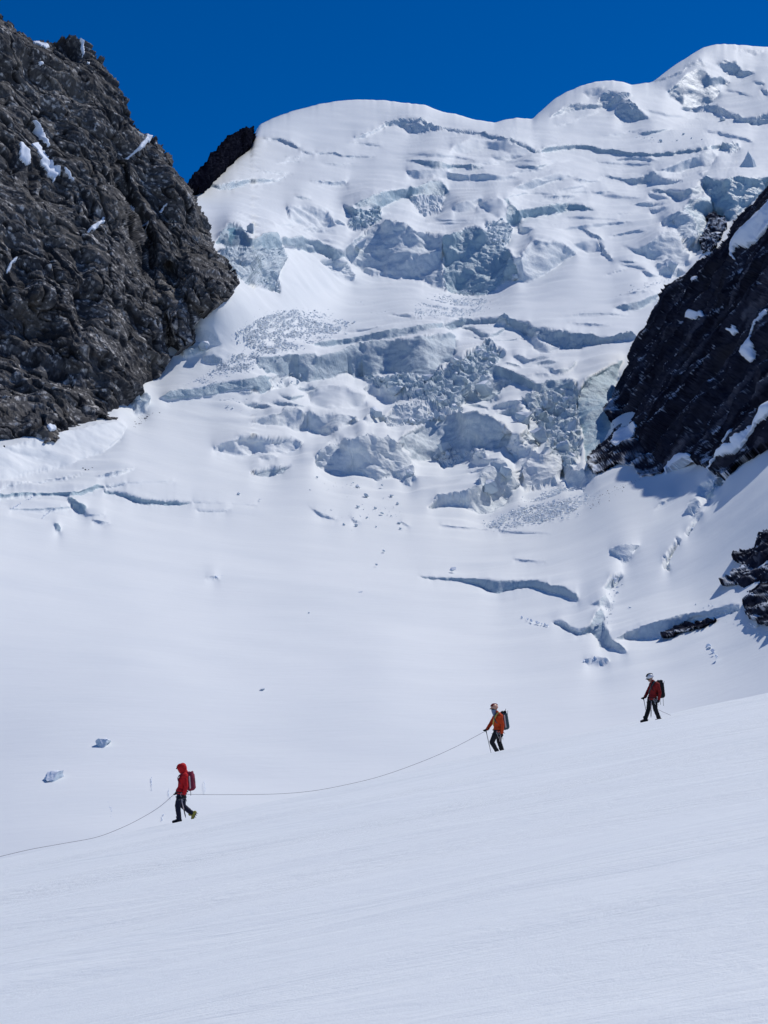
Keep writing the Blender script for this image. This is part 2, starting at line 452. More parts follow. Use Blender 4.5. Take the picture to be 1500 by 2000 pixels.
# ================================================================== GLACIER
# Steep ice walls of the glacier: outline as seen in the photograph, steepness, roughness, bare ice, deep blue
CLIFFS = [
 # --- dome and upper slopes
 ([(395,362),(430,358),(465,351),(490,349),(520,349),(540,350),(558,343),(558,346),(540,354),(520,357),(490,358),(465,364),(440,371),(415,368),(395,365)], 6, .3, .8, .1),
 ([(604,352),(630,353),(650,354),(680,351),(676,361),(658,365),(635,361),(612,355)], 6, .2, .5, 0),
 ([(515,269),(545,269),(568,277),(585,287),(582,291),(563,283),(540,276),(515,274)], 6, .2, .5, 0),
 ([(590,293),(612,300),(610,303),(588,297)], 6, .2, .4, 0),
 ([(618,297),(655,297),(670,303),(690,303),(720,305),(735,307),(720,310),(690,309),(668,307),(652,301),(620,301)], 6, .2, .5, 0),
 ([(688,267),(705,261),(725,257),(740,249),(750,241),(752,247),(735,257),(715,267),(694,271)], 6, .3, .5, 0),
 ([(750,238),(770,234),(790,229),(810,231),(830,238),(845,248),(865,249),(890,253),(920,256),(950,262),(950,268),(915,262),(890,258),(865,254),(842,255),(835,257),(815,260),(800,258),(790,250),(785,246),(770,243),(755,246)], 5, .7, .6, .05),
 ([(925,257),(960,264),(1000,272),(1030,282),(1044,291),(1058,295),(1055,298),(1035,294),(1020,286),(1000,278),(960,271),(930,264)], 6, .4, .8, .1),
 ([(885,284),(920,272),(950,274),(990,277),(1030,289),(1040,297),(1000,299),(960,293),(920,298),(880,298)], 1.4, .0, .0, 0),
 ([(960,305),(985,301),(1010,300),(1035,302),(1015,308),(985,315),(970,312)], 4, .1, .4, .1),
 ([(1058,287),(1090,282),(1120,281),(1150,284),(1180,290),(1215,294),(1250,298),(1285,298),(1320,294),(1350,289),(1380,284),(1410,283),(1411,292),(1380,293),(1350,298),(1320,303),(1285,306),(1250,306),(1215,303),(1180,300),(1150,294),(1120,292),(1090,294),(1060,297)], 7, .15, .9, .2),
 ([(1410,284),(1440,282),(1446,290),(1430,301),(1415,295)], 4, .7, .7, .2),
 # small peak
 ([(1073,228),(1090,216),(1105,206),(1125,201),(1150,205),(1165,205),(1185,197),(1188,210),(1165,212),(1150,211),(1135,217),(1110,219),(1090,226),(1075,230)], 5, .5, .6, .05),
 ([(1165,200),(1180,180),(1190,177),(1205,181),(1225,183),(1237,187),(1220,190),(1210,198),(1195,206),(1185,213),(1175,206)], 5, .6, .6, .05),
 ([(1203,207),(1212,194),(1225,193),(1240,206),(1255,219),(1268,233),(1245,234),(1230,236),(1215,235),(1205,222)], 5, .6, .7, .1),
 ([(1140,180),(1165,168),(1180,170),(1175,182),(1160,190),(1150,192)], 2.2, .3, .2, 0),
 # big peak
 ([(1310,172),(1330,154),(1345,140),(1365,133),(1380,139),(1390,151),(1405,149),(1427,161),(1420,167),(1400,165),(1406,178),(1400,190),(1390,200),(1370,206),(1350,213),(1335,213),(1330,200),(1310,190),(1304,180)], 9, .25, .8, .1),
 ([(1275,157),(1310,149),(1335,137),(1350,121),(1365,117),(1383,126),(1378,130),(1362,129),(1345,134),(1325,147),(1300,156),(1280,160)], 5, .4, .6, 0),
 ([(1400,127),(1415,118),(1425,123),(1437,121),(1447,132),(1452,139),(1462,137),(1475,143),(1460,147),(1448,151),(1435,144),(1420,148),(1412,133)], 5, .5, .6, .05),
 ([(1330,212),(1370,210),(1400,205),(1420,217),(1450,229),(1475,230),(1490,221),(1500,219),(1560,215),(1560,236),(1500,239),(1475,244),(1465,239),(1445,237),(1425,230),(1410,223),(1380,218),(1360,219)], 5, .7, .6, .05),
 ([(1435,93),(1465,97),(1492,95),(1487,105),(1470,107),(1455,101),(1440,99)], 5, .3, .4, 0),
 ([(1470,158),(1490,160),(1492,166),(1478,164)], 4, .4, .4, 0), ([(1485,174),(1500,178),(1500,186),(1490,182)], 4, .4, .4, 0),
 # --- terrace band above the upper icefall
 ([(790,316),(810,314),(840,314),(865,318),(885,322),(920,322),(945,326),(932,333),(890,329),(865,331),(840,330),(820,322)], 5, .3, .8, .3),
 ([(795,333),(810,331),(840,332),(860,330),(875,332),(885,340),(910,341),(935,340),(958,345),(930,355),(905,356),(880,349),(850,348),(815,350),(800,346)], 7, .1, .3, 0),
 ([(920,346),(945,340),(975,343),(1000,342),(1012,347),(980,353),(945,354),(920,356)], 2.5, .1, .2, 0),
 ([(690,397),(720,383),(760,371),(800,368),(825,361),(845,351),(862,353),(877,371),(866,381),(830,382),(815,379),(795,389),(775,391),(760,403),(745,406),(735,409),(720,403),(705,406),(695,403)], 8, .25, 1, .25),
 ([(668,399),(690,401),(697,412),(702,421),(690,423),(680,416)], 5, .7, .9, .2),
 ([(884,406),(895,397),(920,391),(938,386),(942,391),(932,401),(930,411),(905,417),(889,417)], 8, .05, .3, 0),
 ([(935,400),(970,384),(985,399),(990,420),(985,430),(960,420)], 1.5, .1, .1, 0),
 ([(690,410),(730,405),(747,415),(742,430),(715,446),(692,450),(680,440)], 3, 1, .9, .3),
 ([(800,385),(835,383),(870,385),(862,410),(830,425),(815,410)], 1.5, .9, .4, .05),
 # upper icefall headwalls
 ([(715,450),(735,437),(760,434),(790,439),(815,451),(867,459),(869,490),(862,515),(869,566),(850,561),(820,546),(760,541),(725,539),(700,521),(680,506),(672,495),(690,470),(705,455)], 9, .55, .55, .05),
 ([(868,466),(905,445),(925,439),(945,449),(960,469),(985,479),(1000,494),(1006,510),(1011,545),(985,556),(955,576),(935,581),(895,573),(870,571),(866,530)], 9, .75, 1, .3),
 ([(948,430),(982,428),(1002,450),(996,476),(970,481),(948,466)], 3.5, 1, .7, .15),
 ([(988,405),(1000,400),(1010,410),(1030,408),(1060,404),(1085,399),(1110,397),(1140,401),(1166,410),(1150,409),(1120,413),(1075,421),(1040,423),(1020,426),(1015,436),(1000,441),(990,430)], 7, .3, 1, .35),
 ([(984,388),(994,386),(997,404),(985,397)], 7, .1, .8, .6),
 ([(1030,480),(1038,467),(1070,469),(1100,473),(1118,487),(1127,495),(1095,516),(1075,531),(1050,546),(1030,553),(1010,546),(1012,520),(1018,500)], 9, .2, .5, .05),
 ([(1115,474),(1165,469),(1173,490),(1150,495),(1135,486)], 1.7, .1, .1, 0),
 ([(1128,441),(1155,454),(1182,470),(1172,471),(1150,460),(1133,447)], 6, .2, .6, .1),
 ([(1166,467),(1181,485),(1197,509),(1190,509),(1174,489)], 6, .3, .6, .1),
 ([(1005,368),(1020,356),(1048,349),(1065,352),(1095,345),(1102,350),(1060,363),(1035,371),(1015,373)], 7, .15, .5, .05),
 ([(1050,346),(1090,337),(1128,343),(1100,350),(1060,353)], 2.0, 0, .1, 0),
 ([(1090,371),(1115,365),(1140,363),(1146,367),(1120,371),(1095,374)], 5, .1, .2, 0),
 ([(1155,376),(1185,371),(1200,375),(1180,379),(1160,379)], 3, 0, .1, 0),
 ([(1010,440),(1045,448),(1030,458),(1015,455)], 4, .2, .4, 0),
 ([(1165,345),(1190,342),(1215,349),(1240,347),(1265,335),(1276,332),(1281,341),(1262,359),(1248,363),(1230,359),(1205,351),(1185,348)], 7, .15, .6, .15),
 ([(1275,336),(1290,342),(1310,350),(1336,352),(1320,359),(1290,361),(1272,359),(1265,351)], 4, .4, .4, .05),
 ([(1280,332),(1310,322),(1345,309),(1391,291),(1402,305),(1386,323),(1355,326),(1330,338),(1305,339)], 8, .15, .4, 0),
 ([(1362,341),(1386,331),(1372,346)], 6, .1, .3, 0),
 ([(1268,370),(1300,372),(1330,373),(1365,362),(1376,378),(1345,389),(1325,391),(1305,381),(1275,375)], 6, .3, .7, .15),
 ([(1264,378),(1285,380),(1311,390),(1285,392),(1270,386)], 5, .1, .2, 0),
 ([(1270,410),(1285,405),(1304,405),(1300,410),(1280,419),(1272,417)], 6, .1, .3, 0),
 ([(1360,352),(1385,346),(1420,351),(1430,344),(1460,346),(1500,344),(1560,340),(1560,372),(1500,375),(1470,395),(1440,425),(1425,435),(1395,422),(1385,396),(1390,385),(1375,370)], 6, .7, 1, .3),
 ([(1335,405),(1345,396),(1365,389),(1380,385),(1396,400),(1388,420),(1382,440),(1372,481),(1360,491),(1365,460),(1350,430),(1333,420)], 7, .5, 1, .3),
 ([(1289,436),(1300,425),(1330,414),(1350,430),(1363,460),(1363,486),(1345,489),(1325,460),(1318,440),(1300,445)], 5, .7, .6, .1),
 ([(1215,481),(1245,487),(1262,477),(1280,461),(1300,452),(1320,454),(1330,475),(1346,500),(1347,516),(1330,521),(1305,506),(1280,511),(1262,506),(1250,496)], 9, .25, .5, .05),
 ([(1280,520),(1300,511),(1320,520),(1337,531),(1320,541),(1290,539)], 6, .6, .4, .05),
 ([(1251,529),(1262,529),(1286,540),(1265,543)], 6, .1, .3, 0),
 ([(1198,602),(1235,589),(1260,581),(1290,570),(1280,589),(1250,606),(1225,609),(1205,606)], 6, .1, .8, .2),
 # left serac front under the rock wall
 ([(422,472),(432,455),(445,435),(460,434),(475,446),(490,465),(505,462),(525,457),(540,457),(546,485),(551,491),(530,491),(515,501),(505,496),(480,496),(460,486),(440,481)], 6, .35, .9, .3),
 ([(446,445),(459,440),(461,465),(450,478),(446,465)], 9, .1, 1, 1.0),
 ([(545,464),(575,464),(600,467),(640,479),(665,489),(682,501),(655,506),(630,496),(600,491),(575,486),(552,479)], 5, .5, .8, .2),
 ([(428,490),(550,486),(562,500),(542,540),(548,572),(480,552),(450,522)], 1.7, .9, .7, .15),
 ([(625,510),(650,504),(680,514),(692,535),(694,547),(660,536)], 3, .7, .5, .05),
 ([(560,405),(600,400),(640,410),(655,440),(600,440),(565,430)], 1.4, .35, .3, 0),
 # --- bergschrund and walls of the lower icefall
 ([(612,671),(650,663),(700,655),(760,644),(800,638),(850,632),(866,629),(869,640),(840,645),(790,653),(750,662),(700,669),(665,673),(640,679),(615,676)], 7, .1, .9, .2),
 ([(868,630),(900,624),(950,620),(1000,624),(1030,629),(1035,637),(1080,644),(1120,649),(1160,654),(1200,659),(1230,656),(1245,661),(1200,669),(1150,673),(1130,681),(1090,681),(1060,661),(1030,656),(1000,641),(960,633),(920,633),(885,643),(870,641)], 6, .65, .9, .1),
 ([(893,640),(920,640),(950,651),(970,649),(986,639),(986,648),(965,657),(940,657),(915,646)], 5, .2, .8, .1),
 ([(1040,666),(1050,659),(1060,671),(1092,678),(1080,687),(1055,689),(1044,681)], 7, .2, .4, 0),
 ([(498,697),(560,691),(612,689),(617,697),(660,689),(700,674),(760,663),(800,659),(850,651),(880,649),(892,655),(891,690),(880,706),(860,713),(850,729),(830,736),(790,731),(760,729),(720,736),(690,739),(680,731),(640,739),(620,743),(590,746),(560,731),(520,729),(505,716)], 9, .3, .85, .1),
 ([(312,779),(340,764),(385,759),(420,749),(470,744),(510,737),(532,734),(521,746),(526,766),(510,776),(490,766),(450,766),(410,776),(370,781),(330,786)], 7, .3, .9, .25),
 ([(530,736),(550,728),(568,733),(560,752),(545,760),(528,760)], 2.0, .5, .4, .1),
 ([(600,765),(640,750),(675,755),(715,772),(715,785),(690,795),(640,798),(610,790)], 1.25, .05, .0, 0),
 ([(488,825),(540,805),(570,792),(590,799),(601,812),(599,836),(575,843),(560,831),(520,831)], 6, .35, .4, 0),
 ([(599,812),(605,799),(620,807),(650,805),(675,809),(696,818),(701,826),(680,836),(650,849),(615,846),(605,839)], 8, .35, .5, .05),
 ([(414,872),(440,861),(470,851),(500,849),(540,852),(570,855),(591,868),(586,879),(560,887),(530,881),(500,883),(478,891),(450,886),(420,879)], 6, .35, .3, 0),
 ([(711,820),(720,809),(730,794),(746,805),(749,820),(735,826),(722,832),(713,826)], 8, .5, .4, 0),
 ([(709,755),(720,744),(740,755),(765,760),(787,776),(770,781),(750,779),(730,771)], 6, .2, .4, .05),
 ([(700,735),(830,737),(895,700),(955,662),(985,690),(962,720),(940,760),(900,790),(850,790),(800,780),(760,760),(720,745)], 1.3, 1.15, .75, .2),
 ([(800,785),(850,790),(905,790),(900,805),(850,820),(800,830),(760,835),(745,815),(770,795)], 1.1, 1.0, .45, .0),
 ([(640,869),(660,849),(692,855),(645,867)], 6, .2, .3, 0),
 ([(616,895),(630,879),(660,864),(690,867),(720,859),(755,854),(776,861),(786,880),(800,889),(806,905),(790,921),(765,931),(735,939),(715,929),(690,921),(665,929),(640,919),(620,906)], 8, .65, .5, .05),
 ([(774,926),(790,911),(806,909),(814,935),(800,949),(785,943)], 6, .7, .5, .05),
 ([(774,865),(790,844),(830,824),(870,811),(900,807),(930,814),(965,819),(990,834),(1001,850),(990,871),(960,881),(945,879),(930,871),(905,881),(890,881),(870,889),(850,896),(820,899),(805,896),(800,880)], 9, .5, .65, .1),
 ([(850,890),(875,870),(900,876),(935,881),(952,890),(900,902),(865,912)], 1.4, 1.0, .3, 0),
 ([(904,781),(915,765),(925,744),(940,734),(960,734),(1001,747),(980,761),(975,776),(960,784),(935,781)], 7, .6, .7, .1),
 ([(945,721),(960,711),(985,717),(1020,734),(1050,749),(1075,744),(1110,739),(1122,745),(1106,766),(1090,776),(1060,771),(1040,761),(1000,746),(960,733)], 8, .25, .9, .2),
 ([(1058,715),(1085,722),(1110,719),(1132,705),(1122,718),(1100,729),(1075,727)], 5, .1, .6, .3),
 ([(1128,757),(1150,735),(1185,714),(1215,703),(1205,740),(1190,790),(1195,830),(1175,880),(1145,902),(1139,860),(1132,820),(1127,780)], 8, .3, 1, .4),
 ([(1050,771),(1125,746),(1131,830),(1136,880),(1120,921),(1080,931),(1060,900),(1070,860),(1050,830),(1030,800),(1020,780)], 2.2, 1.15, .7, .15),
 ([(985,871),(1010,850),(1035,834),(1062,850),(1050,881),(1010,901)], 5, .9, .4, .05),
 ([(1010,800),(1040,812),(1060,830),(1045,838),(1020,826)], 6, .5, .3, 0),
 ([(935,950),(945,925),(960,909),(985,904),(1002,920),(1013,950),(990,976),(960,996),(935,1003),(905,986),(838,991),(855,969),(900,964)], 6, .75, .5, .05),
 ([(1005,900),(1040,885),(1095,900),(1092,945),(1060,956),(1025,961),(1010,930)], 4, .6, .35, .0),
 ([(1095,905),(1120,920),(1150,905),(1160,930),(1140,960),(1110,950)], 4, .4, .5, .2),
 ([(376,640),(400,639),(425,659),(432,672),(400,676),(385,666)], 7, .1, .5, .1),
 ([(394,700),(415,692),(436,702),(436,711),(400,709)], 6, .2, .7, .1),
 ([(355,690),(375,672),(392,670),(405,690),(385,695),(360,700)], 3, .4, .8, .15),
 ([(8,875),(40,877),(75,874),(97,885),(80,897),(55,896),(20,886)], 6, .4, .7, .2),
 ([(253,770),(275,768),(292,790),(287,806),(261,809)], 5, .5, .7, .15),
 ([(-150,900),(0,878),(60,862),(230,822),(243,835),(236,860),(200,890),(130,915),(0,940),(-150,955)], 1.15, .10, .0, 0),
 # --- crevasses of the basin (their upper walls)
 ([(0,964),(50,959),(110,957),(160,954),(200,944),(206,952),(160,964),(110,966),(60,966),(0,973),(-60,975),(-60,966)], 8, .3, .9, .3),
 ([(204,955),(250,961),(275,969),(340,974),(377,979),(365,983),(300,982),(265,979),(240,968),(205,960)], 8, .2, .9, .3),
 ([(134,964),(143,974),(167,992),(166,1005),(150,1002),(137,986),(132,978)], 8, .2, 1, .35),
 ([(20,992),(80,992),(135,990),(138,995),(80,998),(20,997)], 8, .1, .6, .15),
 ([(180,1013),(216,1020),(200,1024),(182,1019)], 8, .1, .6, .1),
 ([(107,1024),(115,1024),(119,1043),(109,1041)], 8, .2, .9, .3),
 ([(205,947),(235,942),(248,942),(240,949),(210,953)], 5, .8, .5, .0),
 ([(250,942),(340,942),(340,944),(250,946)], 6, .1, .4, 0),
 ([(378,978),(500,983),(500,985),(378,981)], 6, .1, .4, 0),
 ([(383,991),(420,994),(453,992),(440,998),(388,996)], 6, .1, .5, .1),
 ([(0,949),(60,939),(130,929),(160,924),(130,932),(60,944),(0,954)], 5, .3, .5, 0),
 ([(188,930),(240,921),(262,915),(236,927),(195,934)], 5, .3, .4, 0),
 ([(165,1002),(205,1002),(205,1006),(165,1006)], 6, .1, .5, .1),
 ([(808,1123),(880,1128),(920,1131),(960,1135),(1000,1137),(1050,1139),(1065,1143),(1100,1148),(1127,1160),(1129,1176),(1120,1171),(1095,1164),(1070,1159),(1045,1154),(1010,1156),(975,1164),(955,1159),(935,1144),(900,1138),(850,1132)], 8, .15, .9, .25),
 ([(1078,1212),(1095,1209),(1110,1221),(1125,1231),(1150,1224),(1163,1200),(1170,1184),(1181,1192),(1179,1215),(1191,1245),(1216,1260),(1227,1273),(1210,1271),(1195,1263),(1175,1263),(1165,1246),(1155,1236),(1130,1241),(1115,1236),(1095,1223)], 7, .35, .8, .15),
 ([(1149,1178),(1170,1167),(1186,1159),(1194,1175),(1191,1183),(1170,1179)], 6, .3, .6, .1),
 ([(1179,1148),(1192,1129),(1210,1124),(1219,1130),(1205,1143),(1190,1149)], 6, .5, .6, .1),
 ([(1192,1079),(1220,1070),(1250,1068),(1239,1085),(1232,1099),(1215,1104),(1207,1096),(1210,1086)], 5, .7, .4, .0),
 ([(1195,1246),(1230,1231),(1260,1219),(1310,1209),(1360,1199),(1420,1184),(1445,1185),(1445,1195),(1400,1206),(1350,1216),(1300,1244),(1260,1248),(1230,1247)], 6, .4, .6, .1),
 ([(1324,1055),(1331,1060),(1313,1086),(1305,1100),(1311,1117),(1299,1113),(1296,1098),(1308,1078)], 6, .5, .5, .05),
 ([(1368,1000),(1376,1005),(1362,1028),(1345,1050),(1340,1047),(1354,1018)], 6, .5, .5, .05),
 ([(1400,922),(1420,932),(1408,948),(1396,945)], 5, .6, .4, .05),
 ([(1349,1006),(1351,985),(1362,977),(1372,990),(1355,1012)], 6, .6, .5, .05),
 ([(1378,966),(1395,948),(1400,970),(1385,982)], 6, .5, .9, .4),
 ([(1363,946),(1385,934),(1392,950),(1375,957)], 5, .7, .5, .05),
 ([(1279,994),(1290,977),(1322,966),(1300,981)], 5, .2, .4, 0),
 ([(603,989),(630,1001),(660,1012),(657,1016),(625,1007)], 7, .1, .5, .05),
 ([(684,1011),(706,1020),(690,1022)], 7, .1, .5, 0),
 ([(785,1018),(800,1028),(796,1030),(783,1021)], 7, .1, .5, 0),
 ([(860,1024),(915,1030),(970,1035),(915,1034),(860,1028)], 5, .1, .4, 0),
 ([(975,1033),(1030,1036),(1080,1041),(1030,1040),(975,1037)], 5, .1, .4, 0),
 ([(1003,1089),(1035,1094),(1070,1101),(1035,1098),(1003,1092)], 5, .1, .4, 0),
 ([(400,1128),(418,1124),(430,1131),(418,1132)], 5, .4, .3, 0),
 ([(1140,1288),(1165,1281),(1190,1288),(1180,1297),(1150,1298)], 3, .35, .3, 0),
]

# smaller steps and sagging crevasse lips between the big walls
lr = np.random.default_rng(21)
def lens(cx, cy, L, h, tilt, curv):
    u = np.linspace(0, 1, 9)
    x = cx + (u - 0.5) * L
    y = cy + (u - 0.5) * L * tilt + curv * (4 * (u - 0.5) ** 2 - 1)
    th = h * np.sin(np.pi * u) ** 0.7 * lr.uniform(0.7, 1.15, 9)
    return [(a, b) for a, b in zip(x, y - th * 0.5)] + [(a, b) for a, b in zip(x[::-1], (y + th * 0.5)[::-1])][1:-1]
taken = list(CLIFFS)
boxes = [(min(p[0] for p in c[0]), max(p[0] for p in c[0]), min(p[1] for p in c[0]), max(p[1] for p in c[0])) for c in CLIFFS]
for (x0, y0, x1, y1), n, (l0, l1), (h0, h1), (t0, t1), *soft_ in (
    ((790, 300, 1430, 470), 8, (50, 120), (4, 9), (-0.16, 0.14)),
    ((480, 690, 1110, 925), 26, (28, 90), (6, 17), (-0.25, 0.25)),
    ((790, 300, 1430, 470), 22, (90, 230), (5, 12), (-0.10, 0.10), 1),
    ((1090, 115, 1490, 275), 6, (60, 140), (5, 10), (-0.2, 0.3), 1),
    ((620, 612, 1180, 690), 5, (60, 140), (3, 6), (-0.1, 0.12)),
    ((520, 225, 900, 360), 5, (40, 90), (3, 5), (-0.1, 0.2)),
    ((1090, 115, 1490, 275), 4, (30, 80), (3, 8), (-0.3, 0.3)),
    ((560, 380, 700, 470), 6, (20, 60), (3, 8), (-0.1, 0.3)),
    ((1130, 470, 1280, 610), 4, (30, 70), (3, 6), (-0.4, 0.2))):
    made, tries = 0, 0
    while made < n and tries < 400:
        tries += 1
        L, h = lr.uniform(l0, l1), lr.uniform(h0, h1)
        cx_, cy_ = lr.uniform(x0, x1), lr.uniform(y0, y1)
        pl = lens(cx_, cy_, L, h, lr.uniform(t0, t1), lr.uniform(-0.12, 0.10) * L * 0.5)
        q = np.array(pl)
        if any(x_[0] < q[:, 0].max() and x_[1] > q[:, 0].min() and x_[2] < q[:, 1].max() and x_[3] > q[:, 1].min() and
               in_poly(np.append(q[:, 0], cx_), np.append(q[:, 1], cy_), c[0]).any() for x_, c in zip(boxes, taken)):
            continue
        boxes.append((q[:, 0].min(), q[:, 0].max(), q[:, 1].min(), q[:, 1].max()))
        c = (pl, lr.uniform(1.2, 2.6), 0.0, lr.uniform(0, .15), 0.0) if soft_ else (pl, lr.choice([5.0, 7.0, 9.0]), lr.choice([.05, .15, .3]), lr.uniform(.2, .8), lr.uniform(0, .15))
        taken.append(c)
        CLIFFS.append(c)
        made += 1

# large form of the glacier: distance of the surface along rays to these photo points
ANCH = [
 (-260,1860,112),(250,1860,106),(750,1860,104),(1250,1860,102),(1760,1860,98),
 (-260,1720,139),(250,1720,128),(750,1720,125),(1250,1720,122),(1760,1720,115),
 (-260,1300,222),(250,1300,226),(750,1300,228),(1200,1300,215),(1500,1300,185),(1760,1300,160),
 (-260,1000,320),(0,1000,355),(400,1000,405),(750,1000,428),(1000,1010,424),(1200,1000,372),(1500,1000,268),(1760,1000,210),
 (1350,1150,262),(1500,1150,225),
 (-260,870,420),(0,870,455),(200,850,478),(300,760,545),(500,800,545),(700,800,560),(950,800,560),(1150,850,520),(1200,740,590),(1350,900,400),(1500,860,330),
 (380,650,580),(600,620,695),(800,620,720),(1000,620,720),(1250,620,690),(1500,620,640),
 (-260,600,640),(100,600,600),(450,560,585),(560,560,690),(680,560,815),(900,570,810),(1200,560,790),
 (420,430,760),(700,430,890),(1000,430,940),(1350,450,900),(1500,430,860),
 (400,360,880),(700,340,1070),(1000,320,1130),(1400,320,1120),(1500,340,1050),(1760,330,980),
 (-260,300,900),(300,250,1050),(500,250,1220),(700,200,1430),(850,210,1430),(970,240,1380),(1120,200,1500),(1200,165,1540),(1400,95,1780),(1500,100,1780),(1760,110,1760),(1400,230,1480),(1200,240,1400),
]
SKYLINE = [(-260,520),(200,430),(365,366),(398,358),(450,316),(490,285),(497,262),(505,245),(530,232),(570,217),(620,204),(660,197),(700,194.5),(750,196),(800,202),(830,205),(848,212),(865,219),(890,222),(920,232),(950,237),(966,240),(985,234),(1010,230),(1040,232.5),(1055,218),(1085,192),(1110,178),(1140,166),(1165,159),(1190,157),(1215,159),(1235,166),(1275,160),(1290,148),(1320,126),(1350,107),(1375,92),(1395,87),(1420,86),(1460,89),(1500,92),(1760,115)]

STEP = 2.0
gx = np.arange(-260, 1761, STEP)
gy = np.arange(60, 1861, STEP)
GX, GY = np.meshgrid(gx, gy)                       # rows run down the picture
base_f = tps([(x, y, math.log(Y)) for x, y, Y in ANCH])
B = base_f(GX, GY)
_, T = pix2at(GX, GY)
dT = np.gradient(T, axis=0)                        # negative: the ray sinks down the rows
gB = np.gradient(B, axis=0) / dT                   # d ln(distance) / d ray slope
gB = np.maximum(gB, 0.6)

defic = np.zeros_like(B)
ice = np.zeros_like(B); rough = np.zeros_like(B); deep = np.zeros_like(B)
cliff_id = np.full(B.shape, -1, int)
wall = np.zeros_like(B)
wob = np.stack([GX.ravel() / 9.0, GY.ravel() / 9.0, np.zeros(GX.size)], -1)
wx = (fbm(wob, 3, 91) * 4.0).reshape(GX.shape)
wy = (fbm(wob, 3, 55) * 2.6).reshape(GX.shape)
for ci, (poly, s, ro, ic, dp) in enumerate(CLIFFS):
    p = np.asarray(poly, float)
    i0, i1 = np.searchsorted(gx, [p[:, 0].min() - 10, p[:, 0].max() + 10])
    j0, j1 = np.searchsorted(gy, [p[:, 1].min() - 10, p[:, 1].max() + 10])
    sl = (slice(j0, j1), slice(i0, i1))
    amp = min(1.0, (p[:, 1].max() - p[:, 1].min()) / 26.0)
    acc = 0
    for ox, oy in ((-.5, -.5), (.5, -.5), (-.5, .5), (.5, .5)):
        acc = acc + in_poly(GX[sl] + wx[sl] * amp + ox, GY[sl] + wy[sl] * amp + oy, poly)
    m = acc / 4.0
    gc = 1.0 / np.maximum(s - T[sl], 0.15) if s < 5 else 0.02
    wall[sl] = np.maximum(wall[sl], m)
    d = m * np.maximum(gB[sl] - gc, 0)
    defic[sl] = np.where(d > defic[sl], d, defic[sl])
    ice[sl] = np.where(m > 0, ice[sl] * (1 - m) + ic * m, ice[sl])
    rough[sl] = np.where(m > 0, np.maximum(rough[sl] * (1 - m), ro * m), rough[sl])
    deep[sl] = np.where(m > 0, deep[sl] * (1 - m) + dp * m, deep[sl])
    cliff_id[sl][m > 0.5] = ci

# the snow between the walls lies the flatter for them; then integrate the slopes to distances
comp = blur1(blur1(defic, 20, 0), 22, 1) / np.maximum(blur1(blur1(1 - wall, 20, 0), 22, 1), 0.25) * (1 - wall)
Gt = np.clip(gB - defic + comp, 0.02, 9.0)
R = (Gt - gB) * dT
R[-180:] *= np.linspace(1, 0, 180)[:, None]
LAM, EPS = 0.25, 2.0e-4
Rv = np.zeros_like(R)                              # divergence of the wanted row gradient
flux = 0.5 * (R[1:] + R[:-1])
Rv[:-1] += flux
Rv[1:] -= flux
def dct2(A):
    M = np.concatenate([A, A[::-1]], 0)
    M = np.concatenate([M, M[:, ::-1]], 1)
    return M
n0, n1 = B.shape
FT = np.fft.rfft2(dct2(Rv))
ky = 2 - 2 * np.cos(2 * np.pi * np.arange(2 * n0) / (2 * n0))
kx = 2 - 2 * np.cos(2 * np.pi * np.arange(n1 + 1) / (2 * n1))
den = ky[:, None] + LAM * kx[None, :] + EPS
D = np.fft.irfft2(-FT / den, s=(2 * n0, 2 * n1))[:n0, :n1]
LNY = B + D
# keep the surface facing the camera rays (a height field never folds back)
for j in range(n0 - 2, -1, -1):
    LNY[j] = np.maximum(LNY[j], LNY[j + 1] + 0.01 * (T[j] - T[j + 1]))

def bil(A, px, py):
    fx = np.clip((np.asarray(px, float) - gx[0]) / STEP, 0, n1 - 1.001)
    fy = np.clip((np.asarray(py, float) - gy[0]) / STEP, 0, n0 - 1.001)
    i = fx.astype(int); j = fy.astype(int)
    u = fx - i; v = fy - j
    return (A[j, i] * (1 - u) * (1 - v) + A[j, i + 1] * u * (1 - v) + A[j + 1, i] * (1 - u) * v + A[j + 1, i + 1] * u * v)

def glacier_point(px, py):
    Y = np.exp(bil(LNY, px, py))
    return at(px, py, Y)

# mesh rows from the skyline down to behind the near crest
sk = np.asarray(SKYLINE, float)
ncol = 1011
NR = 900
cx = np.linspace(-260, 1760, ncol)
sky_y = np.interp(cx, sk[:, 0], sk[:, 1])
sky_y = blur1(sky_y[None, :], 1.3, 1)[0] + 0.6 * vnoise(np.stack([cx / 7, cx * 0, cx * 0], -1), 3)
wrow = np.linspace(0, 1, NR)
PX = np.repeat(cx[None, :], NR, 0)
PY = sky_y[None, :] + (1858 - sky_y[None, :]) * wrow[:, None]
LY = bil(LNY, PX, PY)
# the snow rolls over at the skyline
dist = (PY - sky_y[None, :])
LY = LY + 0.05 * np.exp(-dist / 3.5) + 0.035 * np.exp(-dist / 14.0)
YY = np.exp(LY)
P = at(PX, PY, YY)
v_ice, v_rough, v_deep = bil(ice, PX, PY), bil(rough, PX, PY), bil(deep, PX, PY)

